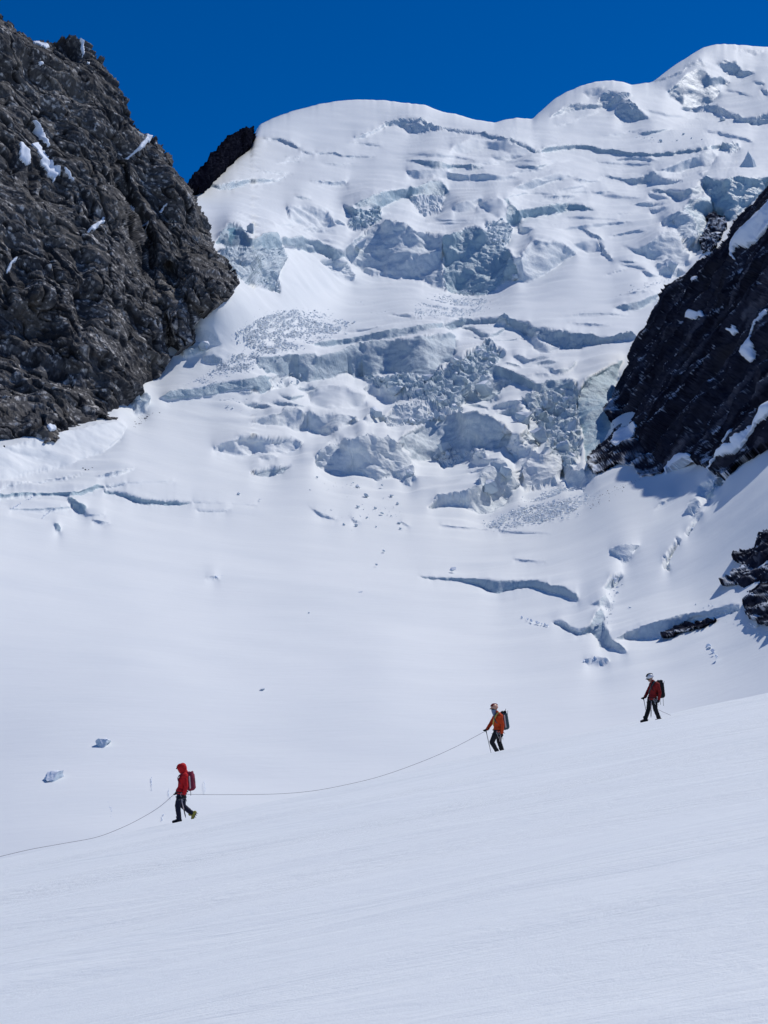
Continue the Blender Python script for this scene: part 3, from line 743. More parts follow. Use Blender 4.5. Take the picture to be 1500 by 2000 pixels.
def grid_normals(P):
    du = np.gradient(P, axis=1)
    dv = np.gradient(P, axis=0)
    n = np.cross(dv, du)
    n /= np.linalg.norm(n, axis=-1, keepdims=True) + 1e-9
    return n
Pn = grid_normals(np.stack([blur(P[..., k], 2.0) for k in range(3)], -1))
flat = P.reshape(-1, 3)
mpp = (YY / F_PX).ravel()                          # metres per photo pixel
act = v_rough.ravel() > 0.02
disp = np.zeros(len(flat))
if act.any():
    Q = flat[act]
    r_ = v_rough.ravel()[act]
    big = crystal(Q / 17.0, 11, 0.2) * 5.0 + crystal(Q / 7.5, 12, 0.2) * 1.7
    mid = crystal(Q / 3.4, 13, 0.2) * 0.5 + crystal(Q / 1.6, 14, 0.2) * 0.2
    f1, _ = facets(Q / 4.2, 23, 1.2)
    fold = fbm(Q / np.array([14.0, 14.0, 5.0]), 4, 5, 0.5, True)
    rub = np.clip((r_ - 0.75) / 0.3, 0, 1)
    edge = np.clip((PY - sky_y[None, :]).ravel()[act] / 12.0, 0, 1)
    near = np.clip(Q[:, 1] / 560.0, 0.05, 1.0) ** 1.15
    disp[act] = near * edge * (np.clip(r_ / 0.6, 0, 1.2) * (big * (1 - 0.45 * rub) + 0.4 * fold) + np.clip(r_ / 0.35, 0, 1.1) * mid + rub * (1.8 * f1 + 0.8 * mid))
# soft drifts over the snow
bench = np.clip(blur(wall, 22) * 2.2, 0, 1)
roll = bil(bench, PX, PY).ravel()
drift = fbm(flat / np.array([60.0, 40.0, 40.0]), 3, 71) * 1.5 + fbm(flat / np.array([16.0, 8.0, 8.0]), 2, 72) * 0.08
drift = drift + roll * (crystal(flat / np.array([26.0, 11.0, 11.0]), 73) * 1.6 + fbm(flat / np.array([12.0, 6.0, 6.0]), 2, 74) * 0.5)
disp += drift * (1 - np.clip(v_rough.ravel(), 0, 1)) * np.clip((PY - sky_y[None, :]).ravel() / 20.0, 0, 1) * 0.8
flat = flat + Pn.reshape(-1, 3) * disp[:, None]
P = flat.reshape(NR, ncol, 3)

# far side of the mountain: rows that fall away behind the skyline
back = []
for k, (dy, dz) in enumerate(((8, -1.5), (25, -9), (70, -45), (160, -150), (300, -420))):
    b_ = P[0].copy()
    b_[:, 1] += dy
    b_[:, 2] += dz
    back.append(b_)
PB = np.concatenate([np.stack(back[::-1]), P], 0)
nb = len(back)
padr = lambda A: np.concatenate([np.zeros((nb, ncol)), A], 0).ravel()
idx = np.arange(PB.shape[0] * ncol).reshape(PB.shape[0], ncol)
Fg = np.stack([idx[:-1, :-1], idx[1:, :-1], idx[1:, 1:], idx[:-1, 1:]], -1).reshape(-1, 4)
Vg = PB.reshape(-1, 3)
A_all = {'ice': padr(v_ice), 'deep': padr(v_deep)}

# every ice wall becomes a part of the glacier
fcx = 0.25 * (PX[:-1, :-1] + PX[1:, :-1] + PX[1:, 1:] + PX[:-1, 1:])
fcy = 0.25 * (PY[:-1, :-1] + PY[1:, :-1] + PY[1:, 1:] + PY[:-1, 1:])
ii = np.clip(np.rint((fcx - gx[0]) / STEP).astype(int), 0, n1 - 1)
jj = np.clip(np.rint((fcy - gy[0]) / STEP).astype(int), 0, n0 - 1)
face_id = np.concatenate([np.full((nb, ncol - 1), -1), cliff_id[jj, ii]], 0).ravel()

M_GLACIER = mat_glacier()
def part_mesh(name, sel, smooth=True):
    V, Fs, at_ = subset(Vg, Fg, sel, A_all)
    me = mesh_from(name, V, Fs, smooth)
    for k, v in at_.items():
        attr(me, k, v)
    me.materials.append(M_GLACIER)
    return me
glacier = tag(link('glacier', part_mesh('glacier', face_id < 0)), kind='structure')
glacier['label'] = 'snow-covered glacier rising from the smooth basin through a broken icefall to the domed summit'
for ci, c in enumerate(CLIFFS):
    sel = face_id == ci
    if sel.sum() < 6:
        continue
    link('crevasse_wall' if c[0][0][1] > 920 and c[2] < .75 else ('ice_rubble' if c[2] >= .9 else 'ice_cliff'),
         part_mesh('ice_cliff', sel, c[2] < 0.6), None, glacier)

# ================================================================== NEAR SNOW SLOPE
def fore_z(x, y):
    y0 = 38.7 + 0.47 * x
    d = np.maximum(0, y - y0)
    return -1.52 + 0.1937 * x - 0.0498 * y - 0.011 * d ** 2 / (1 + 0.02 * d)

def fore_detail(x, y):
    q = np.stack([(x * 0.94 + y * 0.34) / 9.0, (y * 0.94 - x * 0.34) / 1.7, x * 0], -1)
    r = np.stack([(x * 0.97 + y * 0.24) / 1.6, (y * 0.97 - x * 0.24) / 0.35, x * 0 + 4], -1)
    return fbm(q, 3, 301) * 0.12 + fbm(r, 3, 302) * 0.008 * np.clip(1.4 - y / 45, 0.25, 1)

fa = np.linspace(-0.62, 0.62, 520)
fy = -24 + 7.0 * (140 / 7.0) ** np.linspace(0, 1, 470)
FA, FY = np.meshgrid(fa, fy)
FX = FA * (FY + 26)
FZ = fore_z(FX, FY) + fore_detail(FX.ravel(), FY.ravel()).reshape(FX.shape)
Vf = np.stack([FX, FY, FZ], -1)
idf = np.arange(FX.size).reshape(FX.shape)
Ff = np.stack([idf[:-1, :-1], idf[:-1, 1:], idf[1:, 1:], idf[1:, :-1]], -1).reshape(-1, 4)
me = mesh_from('snow_slope', Vf.reshape(-1, 3), Ff)
M_FORE = mat_foreground()
snow_slope = tag(link('snow_slope', me, M_FORE), kind='structure')
snow_slope['label'] = 'smooth wind-packed snow slope in the foreground falling to the left'

def ground(x, y):
    x = np.atleast_1d(np.asarray(x, float)); y = np.atleast_1d(np.asarray(y, float))
    return float((fore_z(x, y) + fore_detail(x, y))[0])

# flat snow of the valley below, out to the horizon
vv = np.array([(-4000, -1500, -48), (4000, -1500, -48), (4000, 9000, -48), (-4000, 9000, -48)], float)
tag(link('valley_floor', mesh_from('valley_floor', vv, np.array([[0, 1, 2, 3]])), mat_snow('valley_snow', 0.02, 0.3, 1.0, (0.83, 0.87, 0.89))), kind='structure')

# ================================================================== ROCK WALLS
LEFT_ROCK = [(-150,-30),(-60,-10),(0,15),(12,30),(40,50),(65,72),(100,78),(125,75),(150,85),(175,97),(185,112),(200,118),(215,145),(235,175),(250,200),(265,230),(285,258),(297,262),(310,275),(325,290),(340,315),(345,335),(360,355),(375,385),(395,415),(415,445),(425,475),(440,505),(455,530),(463,550),(452,578),(430,595),(405,605),(385,620),(378,640),(386,662),(375,672),(350,688),(335,700),(325,720),(300,745),(275,765),(255,790),(245,805),(230,818),(190,815),(175,830),(150,842),(120,855),(100,862),(60,850),(40,860),(0,858),(-60,865),(-150,870)]
RIGHT_ROCK = [(1560,310),(1500,362),(1480,385),(1455,405),(1430,430),(1415,465),(1390,490),(1360,510),(1340,535),(1315,550),(1295,555),(1285,575),(1275,600),(1262,630),(1245,655),(1230,690),(1215,730),(1205,745),(1190,780),(1175,795),(1185,815),(1195,830),(1185,860),(1160,880),(1145,895),(1145,910),(1160,925),(1180,920),(1200,905),(1230,905),(1250,928),(1290,920),(1310,895),(1330,885),(1345,880),(1340,892),(1368,905),(1385,918),(1400,926),(1422,926),(1440,905),(1470,890),(1500,870),(1560,835)]
BACK_ROCK = [(360,364),(372,345),(395,325),(410,305),(425,285),(445,265),(470,250),(490,245),(503,243),(500,252),(495,262),(497,275),(488,285),(478,292),(465,302),(450,315),(435,330),(420,345),(405,355),(398,364)]
OUT_RIGHT = [(1600,1000),(1500,1035),(1480,1045),(1465,1065),(1440,1080),(1432,1090),(1445,1100),(1440,1110),(1430,1125),(1406,1140),(1420,1142),(1440,1135),(1455,1150),(1470,1165),(1450,1180),(1460,1200),(1480,1215),(1500,1217),(1600,1215)]
OUT_LOW = [(1288,1239),(1310,1225),(1330,1212),(1345,1208),(1380,1206),(1402,1207),(1375,1222),(1340,1229),(1320,1236),(1300,1243)]
OUT_HIGH = [(1385,413),(1412,418),(1424,435),(1410,460),(1393,485),(1372,491),(1368,465),(1380,440)]

def seg_field(px, py, line, width):
    """0..1 bell round a polyline, in photo pixels"""
    best = np.full(px.shape, 1e9)
    for (x0, y0), (x1, y1) in zip(line[:-1], line[1:]):
        dx, dy = x1 - x0, y1 - y0
        u = np.clip(((px - x0) * dx + (py - y0) * dy) / (dx * dx + dy * dy), 0, 1)
        best = np.minimum(best, (px - x0 - u * dx) ** 2 + (py - y0 - u * dy) ** 2)
    return np.exp(-best / (width * width))

class Rock:
    def __init__(s, poly, depth, step=2.0, wob=3.0, ribs=(), relief=None, seed=0, skirt=(-20, 60, -10), dust=0.0, broad=None):
        p = np.asarray(poly, float)
        s.xs = np.arange(p[:, 0].min() - 8, p[:, 0].max() + 8, step)
        s.ys = np.arange(p[:, 1].min() - 8, p[:, 1].max() + 8, step)
        PX, PY = np.meshgrid(s.xs, s.ys)
        s.PX, s.PY = PX, PY
        Y = depth(PX, PY)
        for line, width, amp in ribs:
            Y = Y - amp * seg_field(PX, PY, line, width)
        if broad is not None:                      # big faces of the wall, fading out at its rim
            soft = np.clip(blur(in_poly(PX, PY, poly).astype(float), 16.0 / step) * 2 - 1, 0, 1)
            Y = Y - broad(at(PX, PY, Y).reshape(-1, 3)).reshape(Y.shape) * soft
        P = at(PX, PY, Y)
        sm = np.stack([blur(P[..., k], 16.0 / step if broad is not None else 4.0) for k in range(3)], -1)
        N = grid_normals(sm)
        h, tone = relief(P.reshape(-1, 3))
        if isinstance(h, tuple):                   # broad relief dies out towards the rim, the fine one does not
            soft = np.clip(blur(in_poly(PX, PY, poly).astype(float), 9.0) * 2 - 1, 0, 1)
            h = h[0] * soft.ravel() + h[1] * (0.35 + 0.65 * soft.ravel())
        s.base, s.N, s.h = P, N, h.reshape(PX.shape)
        P2 = P + N * s.h[..., None]
        s.P = P2
        N2 = grid_normals(P2)
        q = np.stack([PX.ravel() / 7, PY.ravel() / 7, PX.ravel() * 0], -1)
        wx = (fbm(q, 3, seed + 7) * wob).reshape(PX.shape)
        wy = (fbm(q, 3, seed + 8) * wob).reshape(PX.shape)
        inside = in_poly(PX + wx, PY + wy, poly)
        keep = inside[:-1, :-1] & inside[1:, :-1] & inside[1:, 1:] & inside[:-1, 1:]
        idx = np.arange(PX.size).reshape(PX.shape)
        F = np.stack([idx[:-1, :-1], idx[1:, :-1], idx[1:, 1:], idx[:-1, 1:]], -1)[keep]
        s.inside = inside
        V = P2.reshape(-1, 3)
        # rim folded back so that the wall has a body
        E = np.concatenate([F[:, [0, 1]], F[:, [1, 2]], F[:, [2, 3]], F[:, [3, 0]]])
        key = np.sort(E, 1)
        _, inv, cnt = np.unique(key[:, 0] * V.shape[0] + key[:, 1], return_inverse=True, return_counts=True)
        bd = E[cnt[inv] == 1]
        off = len(V)
        sk_ = np.asarray(skirt, float)
        V2 = np.concatenate([V, V + sk_ * 0.25, V + sk_])
        S1 = np.stack([bd[:, 1], bd[:, 0], bd[:, 0] + off, bd[:, 1] + off], 1)
        S2 = np.stack([bd[:, 1] + off, bd[:, 0] + off, bd[:, 0] + 2 * off, bd[:, 1] + 2 * off], 1)
        F2 = np.concatenate([F, S1, S2])
        nz = N2[..., 2].ravel()
        dn = fbm(V / 3.0, 3, seed + 31)
        d = np.clip((nz - 0.62) * 3.0 + dn * 1.2 + dust - 1.0, 0, 1) * (dust > 0)
        t3 = np.concatenate([tone, tone, tone])
        d3 = np.concatenate([d, d * 0, d * 0])
        Vs, Fs, A = subset(V2, F2, np.arange(len(F2)), {'tone': t3, 'dust': d3})
        s.mesh = (Vs, Fs, A)

    def build(s, name, mat, parent=None, smooth=False):
        V, F, A = s.mesh
        me = mesh_from(name, V, F, smooth)
        for k, v in A.items():
            attr(me, k, v)
        return link(name, me, mat, parent)

    def patch(s, name, poly, mat, lift=0.6, tilt=0.0, wob=3.2, seed=0, puff=0.5):
        """snow lying on the wall: follows the blurred rock, lifted off it, with a closed rim"""
        p = np.asarray(poly, float)
        x = np.arange(p[:, 0].min() - 4, p[:, 0].max() + 4, 1.5)
        y = np.arange(p[:, 1].min() - 4, p[:, 1].max() + 4, 1.5)
        PX, PY = np.meshgrid(x, y)
        fx = np.clip((PX - s.xs[0]) / (s.xs[1] - s.xs[0]), 0, len(s.xs) - 1.001)
        fy = np.clip((PY - s.ys[0]) / (s.ys[1] - s.ys[0]), 0, len(s.ys) - 1.001)
        i, j = fx.astype(int), fy.astype(int)
        u, v = (fx - i)[..., None], (fy - j)[..., None]
        hm = s.h
        for sh in ((1, 0), (-1, 0), (0, 1), (0, -1)):
            hm = np.maximum(hm, np.roll(s.h, sh, (0, 1)))
        C = s.base + s.N * (0.55 * blur(hm, 1.5) + 0.45 * s.h)[..., None]
        B_ = C[j, i] * (1 - u) * (1 - v) + C[j, i + 1] * u * (1 - v) + C[j + 1, i] * (1 - u) * v + C[j + 1, i + 1] * u * v
        N = s.N[j, i]
        q = np.stack([PX.ravel() / 6, PY.ravel() / 6, PX.ravel() * 0], -1)
        wx = (fbm(q, 3, seed + 7) * wob).reshape(PX.shape)
        wy = (fbm(q, 3, seed + 8) * wob).reshape(PX.shape)
        ins = in_poly(PX + wx, PY + wy, poly)
        def one_piece(M):                          # keep the connected piece nearest the middle
            sj, si = np.nonzero(M)
            if not len(sj):
                return M
            k0 = np.argmin((sj - sj.mean()) ** 2 + (si - si.mean()) ** 2)
            reg = np.zeros_like(M); reg[sj[k0], si[k0]] = True
            while True:
                g = reg.copy()
                g[1:] |= reg[:-1]; g[:-1] |= reg[1:]; g[:, 1:] |= reg[:, :-1]; g[:, :-1] |= reg[:, 1:]
                g &= M
                if g.sum() == reg.sum():
                    return reg
                reg = g
        ins = one_piece(ins)
        soft = np.clip(blur(ins.astype(float), 1.5) * 2 - 1, 0, 1)
        rise = lift * (0.35 + puff * np.sqrt(soft))
        if tilt:
            pil = np.clip(blur(ins.astype(float), 4.0) * 2 - 1, 0, 1) ** 0.6
            rise = rise + tilt * pil * (PY - p[:, 1].min()) / max(1.0, np.ptp(p[:, 1]))
        P = B_ + N * rise[..., None] + np.array([0, 0, 0.25]) * rise[..., None]
        keep = ins[:-1, :-1] & ins[1:, :-1] & ins[1:, 1:] & ins[:-1, 1:]
        keep = one_piece(keep)
        idx = np.arange(PX.size).reshape(PX.shape)
        F = np.stack([idx[:-1, :-1], idx[1:, :-1], idx[1:, 1:], idx[:-1, 1:]], -1)[keep]
        V = P.reshape(-1, 3)
        E = np.concatenate([F[:, [0, 1]], F[:, [1, 2]], F[:, [2, 3]], F[:, [3, 0]]])
        key = np.sort(E, 1)
        _, inv, cnt = np.unique(key[:, 0] * V.shape[0] + key[:, 1], return_inverse=True, return_counts=True)
        bd = E[cnt[inv] == 1]
        off = len(V)
        V2 = np.concatenate([V, (B_ - N * 3.0).reshape(-1, 3)])
        S1 = np.stack([bd[:, 1], bd[:, 0], bd[:, 0] + off, bd[:, 1] + off], 1)
        Vs, Fs, _ = subset(V2, np.concatenate([F, S1]), np.arange(len(F) + len(S1)), {})
        return link(name, mesh_from(name, Vs, Fs), mat)

# ---- left wall
lb = [(-150,870),(0,858),(100,860),(190,815),(250,800),(300,745),(350,688),(380,655),(405,605),(455,575)]
la = [(x, y, float(bil(LNY, x, y)) - 0.012) for x, y in lb]
la += [(x, y, math.log(Y)) for x, y, Y in ((-150,-30,545),(0,15,585),(130,80,612),(220,150,622),(300,265,622),(360,355,628),(420,460,628),(463,545,622),(200,450,545),(60,450,520),(-150,450,485),(330,520,585))]
lf = tps(la)
def left_depth(px, py):
    return np.minimum(np.exp(lf(px, py)), np.exp(bil(LNY, px, np.maximum(py, 380)) ) * 0.992 + 0 * px)
def left_big(Q):
    return crystal(Q / 46.0, 101, 0.12) * 17.0 + crystal(Q / 20.0, 102, 0.15) * 7.0
def left_relief(Q):
    nn = np.array([0.72, -0.42, 0.55]); nn /= np.linalg.norm(nn)
    hz = np.array([0.5, 0.866, 0.0]); hz -= nn * (hz @ nn); hz /= np.linalg.norm(hz)
    up = np.cross(hz, nn); up *= np.sign(up[2])
    dd = 0.84 * hz - 0.54 * up
    ee = np.cross(nn, dd)
    W = Q + np.stack([vnoise(Q / 25.0 + 9 * k, 120 + k) for k in range(3)], -1) * 4.0   # the beds wander a little
    bed = np.stack([W @ dd * 0.48, W @ ee, W @ nn * 0.8], -1)
    f1, r1 = facets(bed / 3.0, 105, 1.2)
    f2, r2 = facets(bed / 1.4 + 3.3, 106, 1.2)
    f3, r3 = facets(Q / 1.0, 108, 1.2)
    crack = np.clip(fbm(bed / 6.0, 2, 109, 0.5, True) - 0.66, 0, 1) * 2.9
    joint = np.clip(fbm(np.stack([W @ hz / 9.0, W @ up / 40.0, W @ nn / 12.0], -1), 2, 111, 0.5, True) - 0.70, 0, 1) * 3.3
    fine = crystal(bed / 13.0, 103, 0.08) * 4.2 + crystal(bed / 6.0, 112, 0.08) * 1.5 + crystal(bed / 2.7, 113, 0.08) * 0.75 + crystal(bed / 1.2, 114, 0.08) * 0.36
    fine = fine + f1 * 0.25 + f2 * 0.15 - 2.4 * crack - 2.8 * joint
    tone = 0.16 + 0.22 * r1 ** 3 + 0.34 * r2 ** 5 + 0.42 * r3 ** 6 + 0.10 * crystal(Q / 26.0, 107) - 0.45 * crack - 0.45 * joint
    return fine, np.clip(tone, 0, 1)
RIBS_L = [
 ([(240,325),(243,362),(262,420),(288,470),(300,530),(320,600),(333,690)], 13, -15.0),
 ([(300,268),(330,330),(342,390),(360,450)], 22, 5.0),
 ([(326,520),(352,575),(388,618)], 14, -13.0),
 ([(370,500),(395,560),(420,595)], 16, 4.0),
 ([(300,560),(330,610),(350,670)], 13, 5.0),
 ([(325,625),(338,660),(345,685)], 9, -6.0),
 ([(60,245),(100,330),(140,372),(200,420)], 12, -4.5),
 ([(200,560),(230,650),(215,760)], 22, 5.0),
 ([(150,440),(165,600),(140,740)], 16, -5.0),
 ([(20,480),(60,600),(50,760)], 20, -4.0),
 ([(180,150),(215,260),(230,320)], 26, 5.0),
]
M_ROCK_L = mat_rock('brown_grey_rock', (0.022, 0.023, 0.027), (0.105, 0.103, 0.104), (0.60, 0.58, 0.55), (0.19, 0.172, 0.148), 1.0)
rock_left = Rock(LEFT_ROCK, left_depth, step=1.4, ribs=RIBS_L, relief=left_relief, broad=left_big, seed=500, wob=5.0, skirt=(-45, 60, -25))
o = tag(rock_left.build('rock_wall', M_ROCK_L), kind='structure')
o['label'] = 'tall sunlit brown-grey rock wall on the left edge'

# ---- right wall, in its own shade
def right_depth(px, py):
    a, t = pix2at(px, py)
    Yp = 109.0 / np.maximum(a + 0.130 - 0.58 * t, 0.05)
    return np.minimum(Yp, np.exp(bil(LNY, px, py)) * 0.985)
def right_relief(Q):
    nn = np.array([-0.86, -0.11, 0.50]); nn /= np.linalg.norm(nn)
    dd = np.array([0.45, -0.60, 0.67]); dd -= nn * (dd @ nn); dd /= np.linalg.norm(dd)
    ee = np.cross(nn, dd)
    bed = np.stack([Q @ dd * 0.16, Q @ ee, Q @ nn * 0.8], -1)                       # slabs run up to the right
    big = crystal(Q / 30.0, 201, 0.2) * 2.2
    f1, r1 = facets(bed / 3.4, 205, 0.9)
    f2, r2 = facets(Q / 1.6, 206, 1.2)
    fine = crystal(bed / 13.0, 202, 0.3) * 3.6 + crystal(bed / 5.0, 203, 0.3) * 1.2 + crystal(Q / 9.0, 204, 0.2) * 1.6 + crystal(Q / 3.5, 208, 0.2) * 0.7 + f1 * 0.3 + f2 * 0.2
    tone = 0.18 + 0.42 * r1 * r1 + 0.18 * (r2 - 0.4) + 0.16 * crystal(bed / 14.0, 207)
    return (big, fine), np.clip(tone, 0, 1)
RIBS_R = [([(1250,650),(1235,720),(1200,800)], 16, 4.0), ([(1470,500),(1420,620),(1330,760),(1260,880)], 14, -5.0), ([(1500,560),(1450,660),(1400,740)], 12, -5.0), ([(1500,700),(1420,800),(1350,880)], 14, 4.0)]
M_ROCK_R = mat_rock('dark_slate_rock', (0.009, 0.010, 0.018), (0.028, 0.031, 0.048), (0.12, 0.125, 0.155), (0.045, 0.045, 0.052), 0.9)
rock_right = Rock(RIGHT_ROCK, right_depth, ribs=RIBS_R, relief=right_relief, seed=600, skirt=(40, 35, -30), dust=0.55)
o = tag(rock_right.build('shaded_rock_ridge', M_ROCK_R), kind='structure')
o['label'] = 'dark shaded rock ridge with slanting slabs on the right edge'

# ---- rock shoulder under the dome and outcrops in the snow
M_ROCK_B = mat_rock('shade_darkened_rock', (0.003, 0.003, 0.007), (0.008, 0.009, 0.016), (0.03, 0.03, 0.04), (0.01, 0.01, 0.013), 0.6)  # shoulder's shade painted in as near-black albedo, since its face catches the sun
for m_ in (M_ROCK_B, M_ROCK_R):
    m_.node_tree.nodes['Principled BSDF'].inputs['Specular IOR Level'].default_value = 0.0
def near_glacier(k):
    def f(px, py):
        return np.exp(blur(bil(LNY, px, py), 4.0)) * k
    return f
def small_relief(sc, amp, seed):
    def f(Q):
        f1, r1 = facets(Q / (1.1 * sc), seed, 1.2)
        h = crystal(Q / (4.0 * sc), seed + 2) * 1.8 + crystal(Q / (1.8 * sc), seed + 3) * 0.9 + f1 * 0.35
        return h * amp * sc, np.clip(0.2 + 0.4 * r1 * r1 + 0.15 * crystal(Q / (5 * sc), seed + 4), 0, 1)
    return f
def back_depth(px, py):
    lo = np.interp(px, [350, 398, 420, 435, 465, 488, 497, 506], [362, 362, 345, 330, 302, 285, 270, 246])
    return blur(np.exp(bil(LNY, np.maximum(px, 385), lo)) * 0.993, 3.0) + np.maximum(lo - py, -6) * 0.30 - 0.5 * np.maximum(0, 470 - px)
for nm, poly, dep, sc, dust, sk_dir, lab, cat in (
    ('rock_shoulder', BACK_ROCK, back_depth, 2.2, 0.0, (-14, 50, 0), 'shade-darkened rock shoulder against the sky left of the snow dome', 'rock'),
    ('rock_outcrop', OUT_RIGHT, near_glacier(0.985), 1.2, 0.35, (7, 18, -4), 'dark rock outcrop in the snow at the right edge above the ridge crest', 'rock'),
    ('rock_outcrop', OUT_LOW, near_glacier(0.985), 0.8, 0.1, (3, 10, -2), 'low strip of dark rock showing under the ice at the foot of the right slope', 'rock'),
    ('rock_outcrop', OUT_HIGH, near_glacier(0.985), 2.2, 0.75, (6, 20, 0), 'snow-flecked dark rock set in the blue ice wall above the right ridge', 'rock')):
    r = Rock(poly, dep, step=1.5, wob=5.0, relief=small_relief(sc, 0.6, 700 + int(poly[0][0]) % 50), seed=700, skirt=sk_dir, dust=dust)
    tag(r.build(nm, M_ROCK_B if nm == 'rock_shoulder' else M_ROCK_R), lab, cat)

# ---- snow lying on the rock
M_PATCH = mat_snow('old_snow', 1.0, 0.35, 0.3)
PL = [
 ('two-pronged white snow patch in the middle of the left rock wall', [(59,283),(72,277),(82,293),(100,315),(117,332),(117,344),(105,353),(92,340),(80,322),(66,303)]),
 ('smaller snow patch left of the two-pronged one on the left rock wall', [(28,288),(42,285),(52,300),(62,318),(55,322),(38,312)]),
 ('narrow grey snow strip above the two-pronged patch on the left rock wall', [(65,233),(78,238),(90,258),(99,282),(93,287),(80,268),(70,248)]),
 ('thin snow sliver running down right of the two-pronged patch', [(118,325),(128,335),(145,358),(138,358),(124,342)]),
 ('snow patch near the top left of the rock wall skyline', [(66,74),(80,76),(92,84),(100,92),(88,97),(78,90),(70,84)]),
 ('thin curved snow streak near the top of the left rock wall', [(148,84),(158,92),(164,110),(160,112),(152,98)]),
 ('long diagonal snow ramp on the skyline shoulder of the left rock wall', [(288,262),(300,265),(292,277),(272,295),(250,315),(243,320),(258,300),(275,280)]),
 ('snow streak low in the gully of the left rock wall', [(258,395),(266,402),(266,425),(276,438),(290,440),(285,455),(276,470),(280,452),(268,445),(259,425)]),
 ('flat snow ledge in the middle of the left rock wall', [(170,446),(185,430),(205,420),(213,420),(198,436),(180,444)]),
 ('small diagonal snow ledge right of the gully on the left rock wall', [(300,425),(315,408),(330,392),(332,396),(318,412),(306,426)]),
 ('short snow streak at the left edge of the rock wall', [(5,538),(18,517),(32,505),(33,512),(18,528)]),
 ('white boulder-like snow lump near the foot of the left rock wall', [(92,826),(104,822),(114,829),(112,838),(98,840)]),
 ('small snow spot below the skyline of the left rock wall', [(168,118),(176,122),(174,128),(168,124)]),
 ('small snow fleck in the upper left rock wall', [(62,128),(72,125),(75,134),(66,138)]),
]
for k, (lab, poly) in enumerate(PL):
    tag(rock_left.patch('snow_patch', poly, M_PATCH, 0.9, seed=20 + k, puff=0.7), lab, 'snow patch', 'snow patches on the left rock wall')
PR = [
 ('long bright snow field high on the right rock ridge', [(1432,478),(1440,464),(1462,440),(1482,420),(1505,402),(1560,370),(1560,420),(1502,457),(1475,473),(1455,488),(1443,500),(1438,515),(1434,500)], 2.6),
 ('bright snow ramp along the foot of the right rock ridge', [(1372,912),(1390,897),(1405,890),(1432,872),(1460,840),(1480,820),(1505,804),(1560,770),(1560,795),(1502,832),(1470,855),(1440,880),(1420,892),(1404,900),(1392,912)], 1.8),
 ('small bright snow streak in the middle of the right rock ridge', [(1448,690),(1458,672),(1470,655),(1471,675),(1462,700),(1452,706)], 2.0),
 ('shaded snow patch at the lower left corner of the right rock ridge', [(1195,865),(1202,845),(1212,832),(1228,830),(1247,828),(1250,838),(1240,860),(1222,872),(1205,878)], 0.0),
 ('shaded snow bay under the overhang of the right rock ridge', [(1292,922),(1305,900),(1318,888),(1335,884),(1342,880),(1340,893),(1320,905),(1305,915)], 0.0),
 ('narrow shaded snow gully on the right rock ridge', [(1462,655),(1472,636),(1486,620),(1500,602),(1505,612),(1490,632),(1478,648),(1468,662)], 0.0),
 ('tiny snow ledge high in the right rock ridge', [(1348,545),(1360,540),(1374,545),(1370,552),(1355,553)], 0.0),
 ('thin snow ledge left of the highest one in the right rock ridge', [(1333,567),(1345,570),(1352,576),(1340,573)], 0.0),
 ('small snow fleck low in the middle of the right rock ridge', [(1338,624),(1350,613),(1370,604),(1372,614),(1352,625)], 0.0),
 ('short slanting snow strip on the right rock ridge', [(1428,650),(1436,642),(1443,638),(1440,648),(1430,655)], 0.0),
 ('snow wedge beside the lower overhang of the right rock ridge', [(1388,850),(1398,838),(1414,825),(1412,838),(1400,852),(1394,858)], 0.0),
]
for k, (lab, poly, tl) in enumerate(PR):
    tag(rock_right.patch('snow_patch', poly, M_PATCH, 0.5, tl, seed=60 + k, puff=0.7), lab, 'snow patch', 'snow patches on the right rock ridge')

# ================================================================== BROKEN ICE AND SNOW BLOCKS
def mat_block():
    """dense glacier ice with snow lying on the upward faces"""
    m, n, l, b = new_mat('broken_ice')
    g = n.new('ShaderNodeNewGeometry')
    sep = n.new('ShaderNodeSeparateXYZ')
    l.new(g.outputs['True Normal'], sep.inputs[0])
    vec = coords(n, l)
    nz = noise_node(n, l, vec, 1.5, 5, 0.6)
    k = math_node(n, l, 'ADD', sep.outputs[2], math_node(n, l, 'MULTIPLY', nz.outputs[0], 0.5))
    r = ramp(n, [(0.55, (0, 0, 0)), (0.85, (1, 1, 1))])
    l.new(k, r.inputs[0])
    icec = mix_rgb(n, l, nz.outputs[0], (0.48, 0.58, 0.65), (0.66, 0.74, 0.80))
    l.new(mix_rgb(n, l, r.outputs[0], icec, (0.82, 0.87, 0.93)), b.inputs['Base Color'])
    b.inputs['Roughness'].default_value = 0.6
    b.inputs['Specular IOR Level'].default_value = 0.25
    l.new(bump(n, l, nz.outputs[0], 0.5, 0.3), b.inputs['Normal'])
    return m
M_BLOCK = mat_block()

